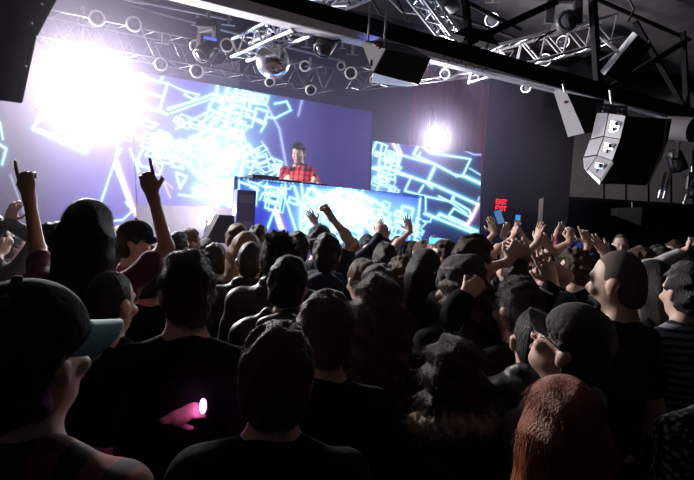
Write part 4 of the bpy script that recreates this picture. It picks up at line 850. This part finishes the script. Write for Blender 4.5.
A['wavygirl'] = PP('woman with long wavy brown hair lit from the left, centre', 380, 277, 1.95, face=6, sex='f', hair=('wavy', 'brown'), top=('long', 'black'), vox=.010, st=4500)
A['bobjacket'] = PP('man with round dark hair and black hooded jacket left of centre', 290, 255, 2.28, face=0, hy=-12, hair=('short', 'black'), top=('hoodie', 'leather'), vox=.010, st=2500)
A['messy'] = PP('man with spiky black hair and red lit ear, dark jacket', 280, 232, 2.72, face=8, hair=('spiky', 'black'), top=('jacket', 'leather'), vox=.010, st=1800)
A['crewman'] = PP('man with shaved head in dark jacket beside blonde woman', 251, 241, 3.05, face=5, hair=('buzz', 'dark'), top=('jacket', 'leather'), vox=.011)
A['blonde'] = PP('woman with straight blonde hair behind the shaved man', 247, 232, 3.45, face=-20, sex='f', hair=('bob', 'blonde'), top=('long', 'char'), vox=.011, st=1200)
A['profile'] = PP('man looking left with dark hair behind the tousled man', 216, 243, 3.5, face=50, hair=('short', 'dark'), top=('long', 'stripe'), vox=.011)
A['lightman'] = PP('man with light brown hair lit by the stage floor lamp', 238, 223, 4.0, face=25, hair=('short', 'brown'), top=('tee', 'black'), vox=.012, st=900)
A['bighair'] = PP('person with rounded bushy hair behind the pointing woman', 57, 223, 3.0, face=-14, hair=('curly', 'black'), top=('tee', 'char'), vox=.012, st=1500)
A['hatman'] = PP('person in dark cap and pink top under the pointing woman\'s right arm', 134, 220, 3.25, face=-70, hair=('short', 'dark'), top=('tee', 'pink'), hat=('cap', 'char', 0), vox=.010)
A['shoulder'] = PP('man in black shirt half hidden left of the tousled man', 152, 256, 2.5, face=-12, hair=('short', 'dark'), top=('tee', 'black'), vox=.013)
A['headdown'] = PP('man with dark head in the middle of the crowd, navy shoulders', 328, 233, 3.25, face=0, hair=('short', 'black'), top=('hoodie', 'navy'), vox=.011, st=900)
A['bun'] = PP('woman with brown hair tied in a bun, centre of the crowd', 362, 257, 3.0, face=22, hp=-12, sex='f', hair=('bun', 'brown'), top=('long', 'navy'), vox=.010, st=1200)
A['blueround'] = PP('person with smooth round black hair edged with blue light', 379, 263, 2.55, face=6, hair=('short', 'black'), top=('tee', 'black'), vox=.012)
A['dkhead'] = PP('person with dark hair left of the raised hands before the booth', 386, 242, 3.7, face=10, hair=('short', 'black'), top=('tee', 'navy'), vox=.012)
A['fistman'] = PP('man in dark cap punching a raised fist before the booth', 320, 225, 4.1, face=-8, hair=('short', 'dark'), top=('tee', 'navy'), hat=('cap', 'navy', 180), vox=.0085,
    Rr=up((331, 217), (326, 209), pose='fist', pole=(1, 0, -.6), n=(-.5, -.5, 0), dy=-.1))
A['waver'] = PP('person raising an open hand against the bright booth front', 303, 234, 5.0, face=-10, hair=('short', 'dark'), top=('tee', 'orange'), vox=.0085, Rr=up((316, 224), (309, 212), pose='open', pole=(1, 0, -.6), n=(0, 1, 0), thumb=-1))
A['handsup'] = PP('person in dark sleeves holding both hands up before the booth', 386, 247, 4.3, face=0, hair=('short', 'dark'), top=('long', 'navy'), vox=.009,
    L=up((380, 236), (379, 220), pose='relaxed', pole=(-.4, 0, -1), n=(.6, .8, 0)), Rr=up((386, 240), (385, 226), pose='relaxed', pole=(.4, 0, -1), n=(-.6, .8, 0), thumb=-1))
A['handsup']['o'].location.y += 0
A['wavehand'] = PP('person lifting one hand against the right LED screen', 412, 240, 5.0, face=4, hair=('short', 'black'), top=('tee', 'black'), vox=.0085, L=up((410, 231), (407, 219), pose='open', pole=(-1, 0, -.6), n=(0, 1, 0)))
A['longdark'] = PP('woman with long dark hair and hood, right of centre', 426, 249, 2.75, face=-4, sex='f', hair=('long', 'black'), top=('long', 'black'), vox=.011, st=2000)
A['curlyside'] = PP('person with frizzy light edged hair beside the long haired woman', 404, 258, 3.3, face=30, hair=('curly', 'brown'), top=('tee', 'black'), vox=.011, st=1500)
A['phoneman'] = PP('man holding a glowing phone against the right LED screen', 447, 239, 3.8, face=30, hy=30, hair=('short', 'dark'), top=('tee', 'black'), vox=.0085,
    L=up((438, 252), (435, 242), pose='grip', pole=(-1, -.3, -.8), n=(0, 1, 0), dy=.15))
A['redprofile'] = PP('man with short reddish hair turned to the right, right of centre', 474, 234, 2.75, face=-52, hy=-8, hair=('short', 'brown'), top=('jacket', 'char'), vox=.009, st=1800, skin=1)
A['beanie'] = PP('person in slouchy grey beanie with light curls', 463, 259, 2.5, face=40, hair=('wavy', 'brown'), top=('hoodie', 'black'), hat=('beanie', 'grey'), vox=.010, st=1500,
    Rr=up((463, 296), (472, 289), pose='fist', pole=(-.6, 0, -1), n=(0, 1, 0), dy=-.15, ty=-.15))
A['dots'] = PP('man in black and white print shirt with hands behind head', 515, 247, 3.2, face=8, hair=('short', 'dark'), top=('tee', 'dots'), vox=.0085,
    L=up((508, 262), (515, 250), pose='relaxed', pole=(-1, 0, -.7), n=(0, 1, 0), dy=-.12), Rr=up((531, 256), (520, 250), pose='relaxed', pole=(1, 0, -.4), n=(0, 1, 0), thumb=-1, dy=-.12))
A['sidelit'] = PP('man with thick dark hair and left side of face lit, right of centre', 522, 276, 2.35, face=17, hair=('top', 'dark'), top=('tee', 'black'), vox=.009, st=3000, skin=0)
A['bracelet'] = PP('person in black raising a braceleted arm at right of centre', 566, 292, 2.45, face=20, hair=('short', 'black'), top=('long', 'black'), vox=.0085,
    L=up((553, 284), (544, 262), pose='open', pole=(-.5, 0, -1), n=(.3, 1, 0), dy=-.2))
A['curlytop'] = PP('person with curly brown hair facing the stage at right', 577, 250, 3.6, face=30, hair=('curly', 'brown'), top=('tee', 'black'), vox=.011, st=2000)
A['shaven'] = PP('man with cropped hair and stubble in black t-shirt at right', 624, 250, 2.1, face=32, hy=6, hair=('buzz', 'shaved'), top=('tee', 'char'), vox=.008, st=0, skin=0, beard=True)
A['eargirl'] = PP('man with short dark hair and lit ear before the grey cap man', 537, 308, 1.85, face=-14, hair=('buzz', 'black'), top=('jacket', 'leather'), vox=.010, st=0)
A['frame'] = PP('person reaching both hands high to frame a picture at right', 603, 262, 4.1, face=22, hair=('short', 'black'), top=('tank', 'black'), vox=.008, skin=0,
    L=up((588, 243), (584, 229), pose='frame', pole=(-.2, 0, -1), n=(0, 1, 0), dy=-.1), Rr=up((603, 244), (594, 232), pose='open', pole=(1, 0, -.6), n=(0, 1, 0), thumb=-1, dy=-.1))
A['glasses'] = PP('man with glasses looking left behind the cropped haired man', 648, 274, 3.0, face=62, hair=('short', 'black'), top=('tee', 'black'), glasses=True, vox=.009)
A['facepro'] = PP('pale faced person in profile looking left at the right', 664, 247, 4.2, face=82, hair=('short', 'dark'), top=('tee', 'char'), vox=.009)
A['facetilt'] = PP('man with tousled hair tilting his head down at the right', 640, 247, 4.0, face=60, hr=-18, hp=-14, hair=('top', 'brown'), top=('tee', 'black'), vox=.010)
A['whitesleeve'] = PP('person in white sleeve stretching an arm to the right edge', 682, 254, 3.1, face=-5, hair=('short', 'dark'), top=('long', 'white'), vox=.0085,
    L=up((681, 254), (693, 246), pose='point', pole=(-1, 0, .1), n=(0, .3, 1), dy=-.1))
A['dkgirl'] = PP('woman with long black hair and pale cheek at right', 656, 261, 3.0, face=48, sex='f', hair=('long', 'black'), top=('tee', 'black'), vox=.010, st=800)
A['baldfar'] = PP('bald man far back under the balcony', 621, 234, 6.4, face=160, hair=('buzz', 'shaved'), top=('tee', 'black'), vox=.012)
A['lace'] = PP('person in lace patterned top cut by the right edge', 752, 300, 1.35, face=0, sex='f', hair=('long', 'black'), top=('long', 'lace'), vox=.012)
A['strip'] = PP('person in navy striped shirt behind the cropped haired man', 690, 262, 2.75, face=5, hair=('short', 'black'), top=('tee', 'stripe'), vox=.012)
A['bluetop'] = PP('person in bright blue top with arms up under the exit sign', 494, 243, 5.2, face=18, hair=('short', 'dark'), top=('tee', 'blue'), vox=.0085,
    L=up((494, 233), (491, 221), pose='open', pole=(-1, 0, -.6), n=(0, 1, 0)), Rr=up((503, 236), (507, 226), pose='relaxed', pole=(1, 0, -.6), n=(0, 1, 0), thumb=-1))
A['clap'] = PP('person clapping hands overhead left of the pale post', 520, 243, 4.8, face=14, hair=('short', 'black'), top=('tee', 'black'), vox=.0085,
    L=up((513, 238), (517, 224), pose='open', pole=(-1, 0, -.5), n=(1, .3, 0)), Rr=up((523, 238), (519, 226), pose='open', pole=(1, 0, -.5), n=(-1, .3, 0), thumb=-1))
A['bigarms'] = PP('bare armed person with elbows raised before the pale post', 546, 252, 3.6, face=12, sex='f', hair=('pony', 'dark'), top=('tank', 'black'), vox=.0085,
    L=up((537, 243), (540, 226), pose='open', pole=(-1, 0, -.4), n=(1, .5, 0)), Rr=up((551, 250), (545, 240), pose='relaxed', pole=(1, 0, .1), n=(0, 1, 0), thumb=-1))
A['pinkarm'] = PP('person in pink sleeve raising a bent arm right of the post', 563, 246, 5.0, face=20, sex='f', hair=('long', 'dark'), top=('long', 'pink'), vox=.0085,
    Rr=up((556, 235), (561, 227), pose='relaxed', pole=(-1, 0, -.6), n=(0, 1, 0), thumb=-1))
A['bluehat'] = PP('person in blue cap with hands up behind the curly head', 582, 240, 4.9, face=20, hair=('short', 'dark'), top=('tee', 'black'), hat=('cap', 'blue', 180), vox=.0085,
    L=up((570, 242), (571, 233), pose='grip', pole=(-.6, 0, -1), n=(0, 1, 0)))
A['nearleft'] = PP('person at the left edge raising a hand, half out of frame', -6, 215, 3.4, face=-20, hair=('short', 'dark'), top=('long', 'grey'), vox=.0085,
    Rr=up((8, 222), (14, 208), pose='relaxed', pole=(1, 0, -.5), n=(0, 1, 0), thumb=-1))
# --- small heads between and behind, one body kind each
small = [('dark haired head beside the stage floor lamp', 178, 231, 4.4, 'short', 'black', 'black'), ('head with reddish edge light right of the capped person', 190, 228, 5.0, 'short', 'brown', 'black'),
         ('round dark head low before the stage floor lamp', 207, 238, 4.6, 'short', 'black', 'char'), ('short haired head in front of the booth left end', 259, 224, 4.7, 'short', 'dark', 'navy'), ('dark head at the left foot of the booth', 298, 231, 3.9, 'short', 'black', 'black'),
         ('light haired head behind the bun', 352, 237, 4.4, 'short', 'brown', 'char'), ('dark head right behind the light haired head', 368, 234, 4.9, 'short', 'black', 'black'), ('brown head between raised hands and right screen', 424, 240, 4.3, 'short', 'brown', 'black'),
         ('far dark head under the right screen edge', 399, 236, 5.2, 'short', 'black', 'navy'), ('small fair head under the right screen', 450, 262, 3.2, 'short', 'brown', 'grey'), ('head in the gap left of the spiky haired man', 265, 236, 5.2, 'short', 'dark', 'black'),
         ('head behind the pale post', 531, 240, 5.6, 'short', 'black', 'black'), ('far head under the balcony beside the bald man', 608, 243, 6.0, 'short', 'dark', 'char'), ('far head under the balcony at the right', 660, 244, 5.6, 'short', 'black', 'black'),
         ('far head near the right edge under the balcony', 676, 240, 6.2, 'short', 'brown', 'black'), ('dark head among the raised hands at right', 556, 240, 5.5, 'short', 'black', 'navy'), ('head behind the curly haired person', 590, 248, 4.3, 'short', 'dark', 'black'),
         ('dark haired head left of the blue round head', 341, 252, 2.75, 'short', 'black', 'black'), ('dark head at the left behind the raised arm', 14, 232, 4.2, 'short', 'black', 'black'), ('head between the arms of the pointing woman', 118, 226, 4.5, 'short', 'dark', 'char'),
         ('dark head behind the man with side lit face', 500, 262, 3.3, 'short', 'black', 'black'), ('dark head low behind the fur collared woman', 436, 296, 2.1, 'short', 'black', 'black'), ('dark head behind the man in the grey cap', 583, 288, 2.0, 'short', 'black', 'char'),
         ('dark head at the right between stripes and right edge', 688, 262, 2.9, 'short', 'black', 'black'), ('black haired head left of the redhead woman', 490, 318, 1.9, 'short', 'black', 'black')]
for i, (lb, x, y, Yd, hs, hcn, tc) in enumerate(small):
    PP('person with '+lb, x, y, Yd, jit=random.uniform(-14, 14), hair=(hs, hcn), top=('tee', tc), vox=.014, skin=i % 3 % 2, sex='m', slack=16, need=.30)
# --- the DJ
DJ = person('performer in red plaid shirt leaning over the booth', 298, 142.5, 7.05, face=180-8, hp=-14, hr=4, hair=('top', 'dark'), top=('long', 'djplaid'), vox=.009, z0=STG, skin=0, name='person', st=1500,
    L=up((314, 179), (316, 184), pose='relaxed', pole=(.5, .3, -.9), n=(0, 0, -1), dy=-.38, ty=-.45, thumb=-1), Rr=up((287, 177), (286, 182), pose='relaxed', pole=(-.5, .3, -.9), n=(0, 0, -1), dy=-.38, ty=-.45))
# headphones round his neck
g = MB(); c = DJ['hd'](0, .02, -.02); pts = [c+Vector((.10*math.cos(t), -.07-.04*math.sin(t)*0, -.02+.06*math.sin(t)-.05)) for t in [math.pi*k/10 for k in range(11)]]
g.path(pts, .008); g.sphere(pts[0]+Vector((0, -.01, -.03)), .034, 12, 8); g.sphere(pts[-1]+Vector((0, -.01, -.03)), .034, 12, 8)
tag(g.build('headphones', M['gear']), 'dark headphones hanging round the performer\'s neck', 'headphones')
# --- things held or worn
def phone(c, lab, nrm=(0, -1, .1), col=(.1, .5, 1), s=1.0, es=2.0, tilt=0):
    n = Vector(nrm).normalized(); x = n.cross(Vector((0, 0, 1))).normalized(); z = x.cross(n); x, z = x*math.cos(tilt)+z*math.sin(tilt), z*math.cos(tilt)-x*math.sin(tilt)
    e = empty('smartphone', c, lab, 'phone'); MB().box(c, .15*s, .012, .075*s, (x, n, z)).build('phone_body', M['gear'], e, .004); MB().box(c+n*.0075, .13*s, .002, .065*s, (x, n, z)).build('screen', emis('phone_glow', col, es), e); return e
phone(at(435, 241, 3.9), 'glowing blue phone held up before the right screen', s=.75)
phone(at(499, 217, 4.3), 'blue lit phone held high under the exit sign', s=.9, es=.5, col=(.15, .4, .8), tilt=1.2)
def band(p, q, r, m, lab, nm='bracelet'):
    d = (q-p).normalized(); tag(MB().ring(q-d*.045, d, r, .006, 20, 6).build(nm, M[m]), lab, nm)
band(A['bracelet']['arms'][-1][1], A['bracelet']['arms'][-1][2], .037, 'alu', 'silver bracelet on the raised arm right of centre')
band(A['beanie']['arms'][1][1], A['beanie']['arms'][1][2], .037, 'alu', 'pale band on the wrist below the grey beanie')
gp = A['glow']['R']; c = at(203, 406, 1.5)
tag(MB().sphere(c, .011, 12, 8, ax=(1, 1, 2.2)).build('glow_light', emis('finger_light', (1, .25, .9), 8)), 'small pink light glowing at the tip of a hand at left', 'light')
l = bpy.data.lights.new('pink_lamp', 'POINT'); l.energy = .1; l.color = (1, .15, .75); l.shadow_soft_size = .012; lo = bpy.data.objects.new('pink_lamp', l); COL.objects.link(lo); lo.location = c+Vector((0, -.02, 0))
cc_ = A['bluetop']['R']; 
ds = []
for i in range(len(PEOPLE)):
    for j in range(i):
        a, b = PEOPLE[i], PEOPLE[j]; dd = math.hypot(a[1]-b[1], a[2]-b[2])
        if dd < .36: ds.append((round(dd, 2), a[0][:40], b[0][:40]))
for d_ in sorted(ds): print('CLOSE', *d_)
print('crowd seconds', round(_t.time()-T0, 1), 'people', len(PEOPLE))
# ------------------------------------------------------------------ haze
def haze(name, c, r, dens, col=(1, 1, 1), g=.2, rot=0):
    me = MB().sphere((0, 0, 0), 1, 32, 20, True).build(name, None); me.location = c; me.scale = r; me.rotation_euler = (0, 0, rot)
    m = bpy.data.materials.new(name+'_volume'); m.use_nodes = True; nt = m.node_tree; nt.nodes.clear()
    v = nt.nodes.new('ShaderNodeVolumeScatter'); o = nt.nodes.new('ShaderNodeOutputMaterial'); v.inputs['Density'].default_value = dens; v.inputs['Color'].default_value = (*col, 1); v.inputs['Anisotropy'].default_value = g
    N = nt.nodes; L = nt.links; tc = N.new('ShaderNodeTexCoord'); ln = N.new('ShaderNodeVectorMath'); ln.operation = 'DOT_PRODUCT'; L.new(tc.outputs['Object'], ln.inputs[0]); L.new(tc.outputs['Object'], ln.inputs[1])
    a = N.new('ShaderNodeMath'); a.operation = 'SUBTRACT'; a.use_clamp = True; a.inputs[0].default_value = 1; L.new(ln.outputs['Value'], a.inputs[1])
    p = N.new('ShaderNodeMath'); p.operation = 'POWER'; L.new(a.outputs[0], p.inputs[0]); p.inputs[1].default_value = 2
    q = N.new('ShaderNodeMath'); q.operation = 'MULTIPLY'; q.inputs[1].default_value = dens; L.new(p.outputs[0], q.inputs[0]); L.new(q.outputs[0], v.inputs['Density'])
    L.new(v.outputs[0], o.inputs['Volume']); me.data.materials.append(m); return tag(me, 'thin haze '+{'bloom_haze': 'added as bloom around the blinding floodlight at left', 'stage_smoke': 'drifting across the whole stage', 'glare_haze': 'added as lens glare before the top left speaker', 'halo_haze': 'added as halo around the round white lamp'}[name], 'haze', kind='stuff')
if HAZE:
    haze('bloom_haze', LC+Vector((.0, -.1, 0)), (1.3, 1.3, 1.2), .022, (1, .95, 1)); haze('glare_haze', LC+Vector((.3, -2.0, -.3)), (2.3, 3.0, 2.3), .05, (.85, .78, 1), rot=.15)  # volumes added for the floodlight's bloom and for lens glare over the speaker
    haze('stage_smoke', Vector((-1.4, 7.6, 2.9)), (8.0, 2.9, 3.4), .10, (.68, .6, 1), rot=.46)
    haze('halo_haze', onp(437, 137, 7.8), (.8, .8, .8), .05)  # volume added to give the round lamp its halo
w = bpy.data.worlds.new('world'); SC.world = w; w.use_nodes = True; w.node_tree.nodes['Background'].inputs[0].default_value = (.5, .45, .5, 1); w.node_tree.nodes['Background'].inputs[1].default_value = .0015
vs = SC.view_settings; vs.view_transform = 'Standard'; vs.look = 'None'; vs.exposure = 0; vs.gamma = 1; vs.use_curve_mapping = False
cy = SC.cycles; cy.use_denoising = True; cy.max_bounces = 6; cy.volume_bounces = 0; cy.diffuse_bounces = 1; cy.glossy_bounces = 3; cy.sample_clamp_indirect = 3; cy.use_light_tree = True; cy.volume_max_steps = 64
SC.render.use_persistent_data = False
